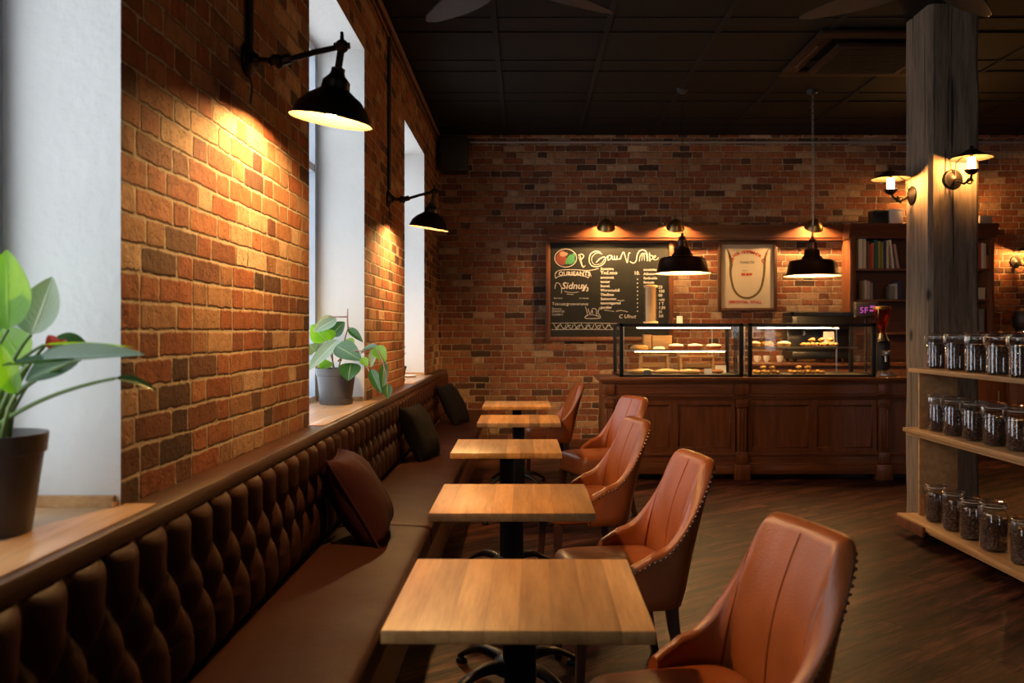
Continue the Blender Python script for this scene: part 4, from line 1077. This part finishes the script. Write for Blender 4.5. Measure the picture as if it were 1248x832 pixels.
for i, s in enumerate(['soonnnte', 'Adoona', 'fandocido', 'fernosn']): wr(s, *cp(768, 275 + i * 32), .042, bold=.001)
for i, s in enumerate(['23', '150', '00', '-ott', '1 T', '1:30', '31', '3:0']): wr(s, *cp(880, 408 + i * 31), .048, bold=.001)
b.build('chalk_writing', M['chalk'], cb, off=CBO, smooth=0)
b = MB()
def disc(u, v, ru, rv, m, n=26, a0=0, dy=0, wob=.0):
    pts = []
    for k in range(n):
        a = 2 * PI * k / n; q = 1 + wob * math.sin(3 * a + u); uu = ru * math.cos(a) * q; vv = rv * math.sin(a) * q
        c_, s_ = math.cos(a0), math.sin(a0)
        x, z = cp(u + uu * c_ - vv * s_, v + uu * s_ + vv * c_); pts.append((X9(x), SY - dy, Z9(z)))
    b.extrude_poly(pts, (0, .0006, 0), m)
disc(150, 180, 40, 55, 1, wob=.1); disc(165, 150, 30, 18, 2, dy=.0004, wob=.1); disc(205, 190, 16, 42, 0, a0=.5, dy=.0006); disc(235, 180, 14, 40, 0, a0=.25, dy=.0008); disc(225, 205, 30, 18, 0, a0=-.5, dy=.0004)
b.build('chalk_drawing', [M['chalk_green'], M['chalk_red'], M['chalk_brown']], cb, off=CBO, smooth=0)
b = MB(); pts = [cp(182 + 82 * math.cos(2 * PI * k / 30), 180 + 68 * math.sin(2 * PI * k / 30)) for k in range(31)]; stroke(pts, .006); b.build('chalk_circle', M['chalk'], cb, off=CBO, smooth=0)

# poster
po = thing('framed_poster', 'framed poster with a horn shaped arch and red lettering on the back wall', 'poster', (2.7, BY, 1.67)); POO = (2.7, BY, 1.67)
qx0, qx1, qz0, qz1 = X9(875), X9(947.5), Z9(379), Z9(293.5)
b = MB(); fw = .042
for (a, c, d, e) in ((qx0, qx0 + fw, qz0, qz1), (qx1 - fw, qx1, qz0, qz1), (qx0 + fw - .003, qx1 - fw + .003, qz0, qz0 + fw), (qx0 + fw - .003, qx1 - fw + .003, qz1 - fw, qz1)): b.box(a, c, BY - .04, BY, d, e, bev=.006)
b.build('frame', M['frame'], po, off=POO)
b = MB(); b.box(qx0 + fw - .004, qx1 - fw + .004, BY - .018, BY - .004, qz0 + fw - .004, qz1 - fw + .004); b.build('sheet', M['paper'], po, off=POO, smooth=0)
SYP = BY - .0188
def pp(u, v): return (860 + u * 100 / 832, 285 + v * 100 / 832)
b = MB()
def horn(pts, ws, m):
    P3 = []
    n = len(pts)
    for i in range(n - 1):
        p0, p1, p2, p3 = [Vector((*pts[min(n - 1, max(0, i + k))], 0)) for k in (-1, 0, 1, 2)]
        for k in range(6):
            t = k / 6; q = .5 * ((2 * p1) + (p2 - p0) * t + (2 * p0 - 5 * p1 + 4 * p2 - p3) * t * t + (3 * p1 - p0 - 3 * p2 + p3) * t ** 3); P3.append((q, lerp(ws[i], ws[i + 1], t)))
    P3.append((Vector((*pts[-1], 0)), ws[-1])); L, Rr = [], []
    for i, (q, w) in enumerate(P3):
        d = P3[min(i + 1, len(P3) - 1)][0] - P3[max(i - 1, 0)][0]; nn = Vector((-d.y, d.x, 0)).normalized() * w / 2
        for lst, s in ((L, 1), (Rr, -1)):
            x, z = pp(q.x + nn.x * s, q.y + nn.y * s); lst.append(b.bm.verts.new((X9(x), SYP, Z9(z))))
    for i in range(len(P3) - 1): b.face([L[i], Rr[i], Rr[i + 1], L[i + 1]], m)
horn([(215, 140), (245, 210), (262, 300), (255, 370), (262, 450), (290, 560), (350, 630), (430, 650), (500, 625), (560, 560), (590, 450), (600, 360), (605, 260), (622, 190), (650, 145)], [3, 24, 32, 24, 22, 22, 22, 22, 22, 22, 22, 22, 26, 16, 3], 0)
horn([(235, 200), (255, 250), (285, 245), (268, 300)], [6, 16, 12, 6], 1); horn([(635, 180), (612, 240), (575, 265), (600, 310)], [5, 10, 12, 6], 1)
s = 'VOS-GOVRMNOR'
for i, chh in enumerate(s):
    q = (i + .5) / len(s); u = lerp(285, 560, q); v = 245 - 52 * math.sin(PI * q) ** .8; x, z = pp(u, v); put_text(b, chh, X9(x), SYP, Z9(z), .052, mi=1, bold=.0015, rot=math.radians(lerp(32, -32, q)), align='CENTER')
x, z = pp(350, 298); put_text(b, 'TONICTIS', X9(x), SYP, Z9(z), .040, mi=2, bold=.0008)
x, z = pp(365, 420); put_text(b, 'SEI BOF', X9(x), SYP, Z9(z), .040, mi=1, bold=.0022)
x, z = pp(380, 372); put_text(b, 'aonno a', X9(x), SYP, Z9(z), .022, mi=2)
x, z = pp(238, 702); put_text(b, 'SMICDVVAL TITULL', X9(x), SYP, Z9(z), .046, mi=1, bold=.0008)
b.build('print', [M['ink_olive'], M['ink_red'], M['ink_grey']], po, off=POO, smooth=0)

# picture lights on the cornice
def make_spot():
    t = thing('picture_light', 'x', 'picture light', group='brass picture lights on the cornice')
    b = MB(); b.lathe([(.001, 0), (.03, 0), (.03, .012), (.014, .02), (.001, .02)], seg=18, cap=False); b.build('mount', M['brass'], t)
    b = MB(); pts = [Vector((-.06, .02, .0)), Vector((-.06, .0, .05)), Vector((-.03, -.05, .085)), Vector((.0, -.12, .09)), Vector((0, -.165, .06)), Vector((0, -.175, .03))]
    pts = [Vector((0, 0, .015)), Vector((0, 0, .07)), Vector((0, -.04, .105)), Vector((0, -.10, .105)), Vector((0, -.135, .07)), Vector((0, -.14, .03))]
    b.tube(pts, .007, 8); b.ball((0, -.005, .075), .014); b.build('arm', M['brass'], t)
    b = MB(); b.tube([(-.14, .0, .02), (-.12, -.01, .04), (-.06, .0, .03), (0, 0, .03)], .006, 8); b.ball((-.14, 0, .02), .018, 10, 8); b.ball((-.09, 0, .035), .013, 10, 8); b.build('swivel', M['brass'], t)
    T = Matrix.Rotation(math.radians(34), 3, 'X')
    c = Vector((0, -.14, .02))
    out = [(.001, .035), (.02, .034), (.05, .015), (.085, -.025), (.105, -.065), (.112, -.085)]; inn = [(.108, -.085), (.10, -.065), (.08, -.03), (.046, .005), (.001, .014)]
    b = MB(); b.lathe(out + inn, c, 30, False, mis=[0] * 6 + [1] * 4, M=T); b.build('shade', [M['brass'], M['enamel']], t)
    b = MB(); bulb_mesh(b, c + T @ Vector((0, 0, -.036)), .020, T); b.build('bulb', M['bulb_s'], t)
    return t
sp = make_spot(); sp.location = (X9(737), YB - .12, 2.701); sp['label'] = 'small brass picture light above the left part of the chalkboard'
dup(sp, (X9(820), YB - .12, 2.701), 0, 'small brass picture light above the right edge of the chalkboard')
dup(sp, (X9(986), YB - .12, 2.701), 0, 'small brass picture light right of the framed poster')

# ------------------------------------------------------------------ pendants over the counter
def pendant(x, y, zr, chain, label):
    t = thing('pendant_lamp', label, 'pendant lamp', (x, y, zr), 0, 'dark bell pendants over the counter'); top = ZC - zr
    b = MB(); b.lathe([(.001, top - .05), (.02, top - .05), (.055, top - .02), (.058, top), (.001, top)], seg=24, cap=False); b.build('ceiling_rose', M['conduit_dark'], t)
    b = MB()
    if chain:
        z = .40; k = 0
        while z < top - .05:
            pts = []
            for i in range(13):
                a = 2 * PI * i / 12; u, w = .009 * math.cos(a), .020 * math.sin(a); pts.append(Vector((u, 0, z + w)) if k % 2 else Vector((0, u, z + w)))
            b.tube(pts, .0026, 5, cap=False); z += .033; k += 1
        b.tube([(.012, .004, .38), (.016, .004, 1.0), (.012, .004, top - .05)], .003, 6)
    else: b.tube([(0, 0, .36), (.004, .002, 1.0), (0, 0, top - .05)], .0035, 8)
    b.build('chain' if chain else 'cord', M['steel'] if chain else M['black'], t)
    b = MB(); b.lathe([(.001, .40), (.012, .40), (.014, .37), (.03, .365), (.034, .34), (.048, .33), (.052, .27), (.075, .262), (.082, .21), (.10, .19), (.105, .165), (.001, .165)], seg=28, cap=False); b.build('socket', M['copper'], t)
    out = [(.10, .168), (.20, .158), (.222, .145), (.232, .12), (.250, .03), (.268, .012), (.280, .004), (.280, .0)]; inn = [(.266, .004), (.246, .022), (.226, .115), (.215, .138), (.19, .150), (.001, .156)]
    b = MB(); b.lathe([(.001, .17)] + out + inn, seg=48, cap=False, mis=[0] * 8 + [1] * 6); b.build('shade', [M['copper'], M['enamel']], t)
    b = MB(); bulb_mesh(b, Vector((0, 0, .075)), .045); b.build('bulb', M['bulb_p'], t)
pendant(1.555, 8.64, 1.985, False, 'dark bronze pendant lamp hanging in front of the chalkboard on a thin cord')
pendant(2.86, 8.70, 1.962, True, 'dark bronze pendant lamp on a chain right of the framed poster')

# ------------------------------------------------------------------ timber post with oil-lamp sconces
PX0, PX1, PY0, PY1 = 2.962, 3.335, 6.40, 6.82
pt = thing('timber_post', 'weathered square timber post from floor to ceiling behind the jar shelf', 'post', ((PX0 + PX1) / 2, (PY0 + PY1) / 2, 0))
b = MB(); n = 40; R = []
w, d = (PX1 - PX0) / 2, (PY1 - PY0) / 2
for i in range(n + 1):
    z = ZC * i / n; ring = []
    for (sx, sy) in ((-1, -1), (1, -1), (1, 1), (-1, 1)):
        j = mnoise.noise(Vector((sx * 3, sy * 3, z * 2.5))) * .006
        c = .028 + .008 * mnoise.noise(Vector((sx, sy, z * 4)))
        a1 = Vector((sx * (w + j - (c if sx * sy > 0 else 0)), sy * (d + j - (0 if sx * sy > 0 else c)), z)); a2 = Vector((sx * (w + j - (0 if sx * sy > 0 else c)), sy * (d + j - (c if sx * sy > 0 else 0)), z))
        ring += [a1, a2] if True else []
    # order round the post
    ring.sort(key=lambda p: math.atan2(p.y, p.x)); R.append(ring)
b.rings(R); b.build('timber', M['timber'], pt, smooth=20)
def make_sconce():
    """plate on a wall whose outward normal is -Y (local)"""
    t = thing('oil_lamp_sconce', 'x', 'wall sconce', group='oil lamp style sconces')
    Mx = Matrix.Rotation(PI / 2, 3, 'X')
    b = MB(); b.lathe([(.001, .001), (.068, .001), (.072, .008), (.064, .016), (.05, .018), (.03, .03), (.001, .034)], (0, 0, -.02), 30, False, M=Mx); b.build('wall_plate', M['bronze'], t)
    b = MB(); b.tube([(0, -.02, -.02), (.0, -.06, -.05), (.03, -.11, -.07), (.05, -.16, -.05), (.045, -.185, -.01)], .009, 8)
    pts = [Vector((.055 + .026 * math.cos(a) * (1 - a / 14), -.14, -.06 + .026 * math.sin(a) * (1 - a / 14))) for a in [k * .5 for k in range(18)]]; b.tube(pts, .005, 7)
    pts = [Vector((.0 + .03 * math.cos(a), -.09, -.055 + .022 * math.sin(a))) for a in [k * .5 for k in range(11)]]; b.tube(pts, .005, 7); b.build('bracket', M['bronze'], t)
    c = Vector((.045, -.185, 0))
    b = MB(); b.lathe([(.001, -.02), (.02, -.018), (.042, .0), (.05, .016), (.046, .018), (.03, .008), (.02, .012), (.001, .012)], c, 24, False); b.build('burner', M['bronze'], t)
    b = MB(); b.lathe([(.018, .013), (.026, .03), (.028, .05), (.026, .095), (.025, .10), (.001, .10)], c, 20, False); b.build('chimney', M['chimney'], t)
    b = MB(); b.tube([(.045, -.185, .095), (.045, -.185, .165)], .012, 10); b.lathe([(.001, .165), (.015, .165), (.012, .185), (.001, .187)], c, 14, False); b.tube([(0.0, -.03, 0), (.0, -.05, .09), (.03, -.16, .15)], .005, 7); b.build('finial', M['bronze'], t)
    out = [(.001, .165), (.03, .16), (.07, .135), (.13, .105), (.142, .096)]; inn = [(.136, .098), (.07, .127), (.03, .148), (.001, .15)]
    b = MB(); b.lathe(out + inn, c, 36, False, mis=[0] * 5 + [1] * 3, M=None); b.build('shade', [M['bronze'], M['tin']], t)
    return t
sc = make_sconce()
hid = dup(sc, (4.93, YB - .001, 2.98), 0, 'oil lamp sconce on the back wall above the bookcase, hidden by the timber post'); hid.scale = (1.2, 1.2, 1.2)
sc.location = (2.965 + .165, PY0 - .001, 2.545); sc['label'] = 'glowing oil lamp sconce on the front face of the timber post'
dup(sc, (PX0 - .001, 6.68, 2.47), -PI / 2, 'glowing oil lamp sconce on the left side of the timber post')
dup(sc, (6.0, YB - .001, 2.28), 0, 'oil lamp sconce on the back wall right of the bookcase, cut by the frame')

# ------------------------------------------------------------------ jar shelf
JO = (2.85, 5.2, 0)
js = thing('jar_shelf', 'open wooden shelf unit on castors holding rows of coffee jars', 'shelf', JO)
JY1 = 6.16
for (z, xl0, th, nm) in ((1.155, 2.70, .03, 0), (.737, 2.66, .028, 0), (.135, 2.62, .03, 0)):
    b = MB(); b.box(xl0, 3.08, 3.3, JY1, z - th, z, bev=.003)
    if z < 1.1: b.box(xl0 + .02, xl0 + .05, 3.3, JY1 - .005, z - th - .022, z - th + .001, bev=.002)
    b.build('shelf_board', M['shelf'], js, off=JO)
for y in (3.36, 6.06):
    for (z0, z1) in ((.136, .685), (.738, 1.124)):
        b = MB(); b.box(2.735, 3.0, y, y + .024, z0, z1, bev=.002); b.build('side_panel', M['shelf'], js, off=JO)
b = MB(); b.box(3.03, 3.06, 3.4, 6.1, .136, .2, bev=.002); b.build('rear_rail', M['shelf'], js, off=JO)
b = MB(); b.box(2.60, 2.62, 5.72, JY1 + .005, .062, .128, bev=.002); b.box(2.62, 3.05, JY1 - .02, JY1 + .002, .062, .104, bev=.002); b.build('plinth_board', M['case_wood'], js, off=JO)
for (x, y) in ((2.72, 5.94), (2.72, 4.5), (2.98, 5.94), (2.98, 3.5), (2.72, 3.5)):
    b = MB(); b.box(x - .018, x + .018, y - .03, y + .03, .075, .104); b.box(x - .02, x - .015, y - .018, y + .018, .03, .08); b.box(x + .015, x + .02, y - .018, y + .018, .03, .08)
    b.lathe([(.001, -.013), (.03, -.013), (.034, -.006), (.034, .006), (.03, .013), (.001, .013)], (x, y + .012, .035), 20, False, M=Matrix.Rotation(PI / 2, 3, 'Y')); b.build('castor', M['black'], js, off=JO)
def make_jar():
    t = thing('glass_jar', 'x', 'jar', group='clip top jars of coffee beans')
    b = MB(); r = .0625
    b.lathe([(.001, .001), (r - .008, .001), (r, .012), (r, .172), (r - .006, .186), (r - .014, .194), (r - .014, .206), (r - .018, .206), (r - .018, .193), (r - .009, .183), (r - .0035, .17), (r - .0035, .014), (r - .010, .005), (.001, .005)], seg=32, cap=False); b.build('body', M['jar'], t)
    b = MB(); b.lathe([(r - .012, .2085), (r - .004, .212), (r - .003, .222), (r - .012, .236), (.02, .240), (.001, .240), (.001, .236), (.02, .235), (r - .015, .231), (r - .008, .22), (r - .016, .2085)], seg=32, cap=False); lid = b.build('lid', M['jar'], t)
    b = MB(); b.lathe([(r - .017, .2062), (r - .008, .2062), (r - .008, .2082), (r - .017, .2082)], seg=32, cap=False); b.build('seal_ring', M['white'], lid)
    b = MB()
    for z in (.196, .224):
        rr = r - .011 if z < .2 else r - .002
        b.tube([Vector((rr * math.cos(2 * PI * k / 28), rr * math.sin(2 * PI * k / 28), z)) for k in range(29)], .0017, 5, cap=False)
    for s in (-.016, .016): b.tube([(-r + .010, s, .224), (-r - .006, s, .215), (-r - .010, s, .19), (-r - .006, s, .165), (-r - .001, s * .8, .155)], .0017, 5)
    b.tube([(-r - .001, -.013, .155), (-r - .003, 0, .153), (-r - .001, .013, .155)], .0017, 5); b.box(-r - .014, -r - .008, -.012, .012, .172, .212, bev=.001); b.tube([(r - .003, -.012, .224), (r + .006, -.012, .21), (r - .009, -.012, .196)], .0017, 5); b.tube([(r - .003, .012, .224), (r + .006, .012, .21), (r - .009, .012, .196)], .0017, 5)
    b.build('wire_clasp', M['steel'], t)
    return t
b = MB(); r = .058
b.lathe([(.001, .0055), (r - .007, .006), (r, .015), (r, .160), (r - .004, .166), (.03, .170), (.001, .168)], seg=32, cap=False)
beans0 = tag(b.build('coffee_beans', M['beans']), 'x', 'coffee beans', 'beans in the jars', 'stuff')
jar0 = make_jar(); used = False
rows = [('top', 1.1555, [(1142, 6.07), (1165, 5.76), (1190, 5.46), (1217, 5.14), (1246, 4.83), (1285, 4.52), (1330, 4.2)], 1.06),
        ('middle', .7375, [(1144, 5.90), (1163, 5.66), (1187, 5.40), (1213, 5.16), (1242, 4.93), (1276, 4.66), (1318, 4.4)], 1.08),
        ('bottom', .1355, [(1141, 5.88), (1162, 5.62), (1184, 5.38), (1211, 5.10), (1248, 4.80), (1290, 4.5)], 1.10)]
place = ['end by the timber post', 'second from the timber post', 'third from the timber post', 'fourth from the timber post', 'fifth from the timber post', 'sixth from the timber post', 'seventh from the timber post']
for nm, z, lst, s in rows:
    for i, (px, y) in enumerate(lst[:5]):
        x = (px - VX) / F * y
        lab = 'glass jar of coffee beans on the %s shelf, %s' % (nm, place[i]); bl_ = 'dark coffee beans filling the %s shelf jar, %s' % (nm, place[i])
        if not used: jj, bb = jar0, beans0; used = True; jj['label'] = lab; bb['label'] = bl_
        else:
            jj = dup(jar0, label=lab); bb = beans0.copy(); C.objects.link(bb); bb['label'] = bl_
        rz = random.uniform(-.5, .5); k = s * (1.12 if (nm == 'bottom' and i == 3) else 1.0)
        jj.location = (x, y, z); jj.rotation_euler = (0, 0, rz); jj.scale = (k, k, k)
        bb.location = (x, y, z + .0003); bb.rotation_euler = (0, 0, rz + i); bb.scale = (k, k, k * random.uniform(.93, 1.0))

# ------------------------------------------------------------------ bookcase on the back counter
KO = (4.73, 10.5, 1.051); YK = 10.40
def XK(px): return (px - VX) / F * YK
def ZK(py): return H - (py - VY) / F * YK
k0, k1 = XK(1036), XK(1212)
bk = thing('bookcase', 'tall reddish wooden bookcase standing on the back counter behind the timber post', 'bookcase', KO)
for (a, c_) in ((k0, k0 + .07), (k1 - .05, k1), (4.70, 4.74)):
    b = MB(); b.box(a, c_, YK + (.01 if a == 4.70 else 0), YB - .025, 1.051, 2.54, bev=.004); b.build('side', M['case_wood'], bk, off=KO)
b = MB(); b.box(k0 + .06, k1 - .04, YB - .03, YB - .015, 1.06, 2.54); b.build('back_panel', M['cornice'], bk, off=KO, smooth=0)
S1, S2 = ZK(327), ZK(364.5)
for z in (1.40, S2, S1):
    b = MB(); b.box(k0 + .065, k1 - .045, YK + .015, YB - .03, z - .025, z, bev=.003); b.build('shelf_board', M['case_wood'], bk, off=KO)
b = MB()
prof = [(0, 2.52), (.02, 2.52), (.025, 2.56), (.04, 2.58), (.05, 2.63), (.075, 2.66), (.08, 2.69), (-.2, 2.69), (-.28, 2.52)]
R = [[Vector((X, YK - d, z)) for d, z in prof] for X in (k0 - .02, k1 + .02)]
b.rings(R); b.build('cornice', M['cornice'], bk, off=KO)
cols = dict(white=(.72, .68, .6), cream=(.62, .52, .38), red=(.42, .06, .03), orange=(.50, .13, .04), teal=(.03, .12, .13), olive=(.30, .27, .05), navy=(.03, .05, .12), brown=(.16, .07, .035), pink=(.50, .33, .30), grey=(.25, .24, .22), black=(.02, .02, .02))
BM = {}
for k_, c_ in cols.items(): BM[k_] = simple('book_' + k_, c_, .6, var=.1)
M['pages'] = simple('book_pages', (.68, .62, .5), .9, var=.1, scale=80)
def book(x, z, w, h, d, col, label, tilt=0.0, grp='books on the bookcase', yy=YK + .03):
    t = thing('book', label, 'book', (x, yy, z), 0, grp); t.rotation_euler = (0, tilt, 0)
    b = MB(); b.box(-w / 2, -w / 2 + .003, 0, d, 0, h); b.box(w / 2 - .003, w / 2, 0, d, 0, h); b.box(-w / 2, w / 2, -.002, .003, 0, h, bev=.001); b.build('cover', BM[col], t, smooth=0)
    b = MB(); b.box(-w / 2 + .003, w / 2 - .003, .003, d - .004, .004, h - .004); b.build('pages', M['pages'], t, smooth=0)
b_up = [(1050, 5, 36, 'white', 'tall white book at the left end of the upper shelf'), (1055, 3.6, 36, 'cream', 'tall cream book next to the white one at the left end'),
        (1059.2, 3, 33, 'brown', 'thin brown book between the cream book and the red ones'), (1062, 2.4, 29, 'red', 'thin dark red book on the upper shelf'), (1065, 3.2, 31, 'orange', 'orange book on the upper shelf beside the teal one'),
        (1069, 3.4, 35, 'teal', 'dark teal book in the middle of the upper shelf'), (1073, 3.4, 33, 'olive', 'olive yellow book beside the teal one'), (1076.5, 2.6, 32, 'olive', 'second olive book left of the navy one'), (1079.7, 2.8, 33, 'navy', 'navy book on the upper shelf'), (1083, 2.8, 34, 'cream', 'cream spined book right of the navy one')]
for (px, w, h, c_, lab) in b_up: book(XK(px), S1 + .002, w * .0098, h * .0098, .2, c_, lab)
book(XK(1090.4), S1 + .006, .022, .34, .19, 'white', 'thin white book leaning against the upright row', math.radians(-7))
book(XK(1096.2), S1 + .006, .026, .29, .19, 'pink', 'pale pink book leaning at the right of the row', math.radians(-9))
for i, (px, w, h, c_, lab) in enumerate([(1196, 3, 31, 'red', 'red book just right of the timber post on the upper shelf'), (1199, 3, 31, 'white', 'white book right of the timber post'), (1202, 2.4, 30, 'cream', 'cream book right of the timber post beside the white one'), (1204.9, 2.6, 16, 'orange', 'short orange book at the right end of the upper shelf')]): book(XK(px), S1 + .002, w * .0098, h * .0098, .2, c_, lab)
for (px, w, h, c_, lab) in [(1056.5, 3, 23, 'cream', 'beige book at the left of the lower bookcase shelf'), (1060, 3, 22, 'pink', 'brownish pink book second on the lower shelf'), (1063.4, 3, 20, 'grey', 'grey book third on the lower shelf'), (1090, 3, 16, 'grey', 'short grey book on the lower shelf by the post'), (1093.5, 3, 19, 'cream', 'cream book on the lower shelf by the post'), (1098, 4, 22, 'navy', 'dark blue book on the lower shelf by the post')]: book(XK(px), S2 + .002, w * .0098, h * .0098, .18, c_, lab)
def small_box(x, y, z, w, d, h, mat, label, name='carton_box'):
    t = thing(name, label, 'box', (x, y, z))
    b = MB(); b.box(-w / 2, w / 2, -d / 2, d / 2, 0, h - .02, bev=.002); b.build('body', mat, t)
    b = MB(); b.box(-w / 2 - .002, w / 2 + .002, -d / 2 - .002, d / 2 + .002, h - .02, h, bev=.002); b.build('lid', mat, t)
    return t
small_box(XK(1095.5), 10.52, 2.691, .15, .12, .185, M['white'], 'white carton on top of the bookcase beside the timber post')
small_box(XK(1077), 10.56, 2.691, .19, .14, .17, M['black_plastic'], 'black box on top of the bookcase left of the white carton')
small_box(XK(1203), 10.52, 2.691, .15, .2, .10, BM['grey'], 'grey box on top of the bookcase right of the timber post')
small_box(XK(1199), 10.55, S2 + .001, .12, .14, .14, BM['cream'], 'cream box on the lower bookcase shelf right of the timber post')
small_box(XK(1196), 10.55, 1.401, .15, .16, .28, BM['grey'], 'grey box under the lower bookcase shelf right of the timber post')
t = thing('coffee_machine', 'black machine with a red light at the right end of the back counter', 'coffee machine', (5.93, 10.35, 1.051))
b = MB(); b.lathe([(.001, 0), (.13, 0), (.13, .04), (.11, .06), (.11, .38), (.14, .42), (.15, .52), (.12, .60), (.06, .64), (.001, .65)], seg=30, cap=False); b.build('body', M['black_plastic'], t)
b = MB(); b.tube([(.0, -.15, .46), (.0, -.21, .45)], [.03, .02], 12); b.build('spout', M['black_plastic'], t)
b = MB(); b.box(-.035, .02, -.155, -.149, .37, .395, bev=.002); b.box(-.02, .02, -.152, -.11, .36, .405, bev=.003); b.build('indicator', M['red_led'], t)

# ------------------------------------------------------------------ ceiling: cassette unit, fans
AX0, AX1, AY0, AY1 = 2.34, 3.56, 6.9, 8.09
AO = ((AX0 + AX1) / 2, (AY0 + AY1) / 2, ZC)
ac = thing('ceiling_cassette', 'brown square air conditioning cassette set in the dark ceiling', 'air conditioner', AO)
b = MB(); z = ZC - .014
b.box(AX0, AX1, AY0, AY0 + .14, z - .03, z + .001, bev=.008); b.box(AX0, AX1, AY1 - .14, AY1, z - .03, z + .001, bev=.008); b.box(AX0, AX0 + .14, AY0 + .14, AY1 - .14, z - .03, z + .001, bev=.008); b.box(AX1 - .14, AX1, AY0 + .14, AY1 - .14, z - .03, z + .001, bev=.008)
b.build('frame', M['ac'], ac, off=AO)
b = MB(); b.box(AX0 + .2, AX1 - .2, AY0 + .2, AY1 - .2, z - .075, z - .03, bev=.03); b.build('panel', M['ac'], ac, off=AO)
b = MB()
for k in range(14): y = AY0 + .26 + k * .05; b.box(AX0 + .26, AX1 - .26, y, y + .02, z - .079, z - .074)
b.build('grille', M['ceil_grid'], ac, off=AO, smooth=0)
b = MB(); b.box(AX0 + .055, AX0 + .085, AY0 + .3, AY1 - .3, z - .034, z - .028); b.build('louvre', M['black'], ac, off=AO, smooth=0)
def make_fan():
    t = thing('ceiling_fan', 'x', 'ceiling fan', group='ceiling fans')
    b = MB(); b.lathe([(.001, .30), (.07, .30), (.06, .25), (.015, .24), (.015, .08), (.10, .07), (.12, .02), (.11, -.03), (.06, -.06), (.001, -.065)], seg=26, cap=False); b.build('motor', M['black'], t)
    for k in range(4):
        a = math.radians(38 + 90 * k); Mx = Matrix.Rotation(a, 4, 'Z') @ Matrix.Rotation(math.radians(9), 4, 'X')
        b = MB(); R = []
        for i in range(15):
            q = i / 14; x = .1 + .78 * q; w = (.035 + .075 * math.sin(PI * q ** .8)) if i < 14 else .01
            R.append([Mx @ Vector((x, s * w, zz)) for s, zz in ((-1, -.004), (1, -.004), (1, .004), (-1, .004))])
        b.rings(R); b.build('blade', M['black_plastic'], t)
    return t
fan = make_fan(); fan.location = (-.12, 5.22, ZC - .30); fan['label'] = 'dark ceiling fan whose blade shows at the top edge beside the left wall'
dup(fan, (2.45, 5.22, ZC - .30), .1, 'dark ceiling fan whose blade tip shows at the top edge left of the timber post')

# ------------------------------------------------------------------ light, camera, settings
W = bpy.data.worlds.new('World'); bpy.context.scene.world = W; W.use_nodes = True
nt = W.node_tree; bg = nt.nodes['Background']; bg.inputs[0].default_value = (.95, .975, 1.0, 1); bg.inputs[1].default_value = 1.65
S = bpy.context.scene
cam = bpy.data.cameras.new('Camera'); co_ = bpy.data.objects.new('Camera', cam); C.objects.link(co_)
co_.location = (0, 0, H); co_.rotation_euler = (PI / 2, 0, 0)
cam.sensor_width = 36; cam.lens = F / 1248 * 36; cam.shift_x = -(VX - 624) / 1248; cam.shift_y = -(416 - VY) / 1248
cam.clip_start = .05; cam.dof.use_dof = True; cam.dof.focus_distance = 5.5; cam.dof.aperture_fstop = 3.2
S.camera = co_
S.view_settings.view_transform = 'Standard'; S.view_settings.look = 'None'; S.view_settings.gamma = 1.0; S.view_settings.use_curve_mapping = False
S.view_settings.exposure = 1.1
cy = S.cycles
cy.max_bounces = 9; cy.diffuse_bounces = 5; cy.glossy_bounces = 4; cy.transmission_bounces = 4; cy.transparent_max_bounces = 20
cy.sample_clamp_indirect = 4.0; cy.caustics_reflective = False; cy.caustics_refractive = False
cy.use_denoising = True; cy.denoiser = 'OPENIMAGEDENOISE'; cy.use_light_tree = True
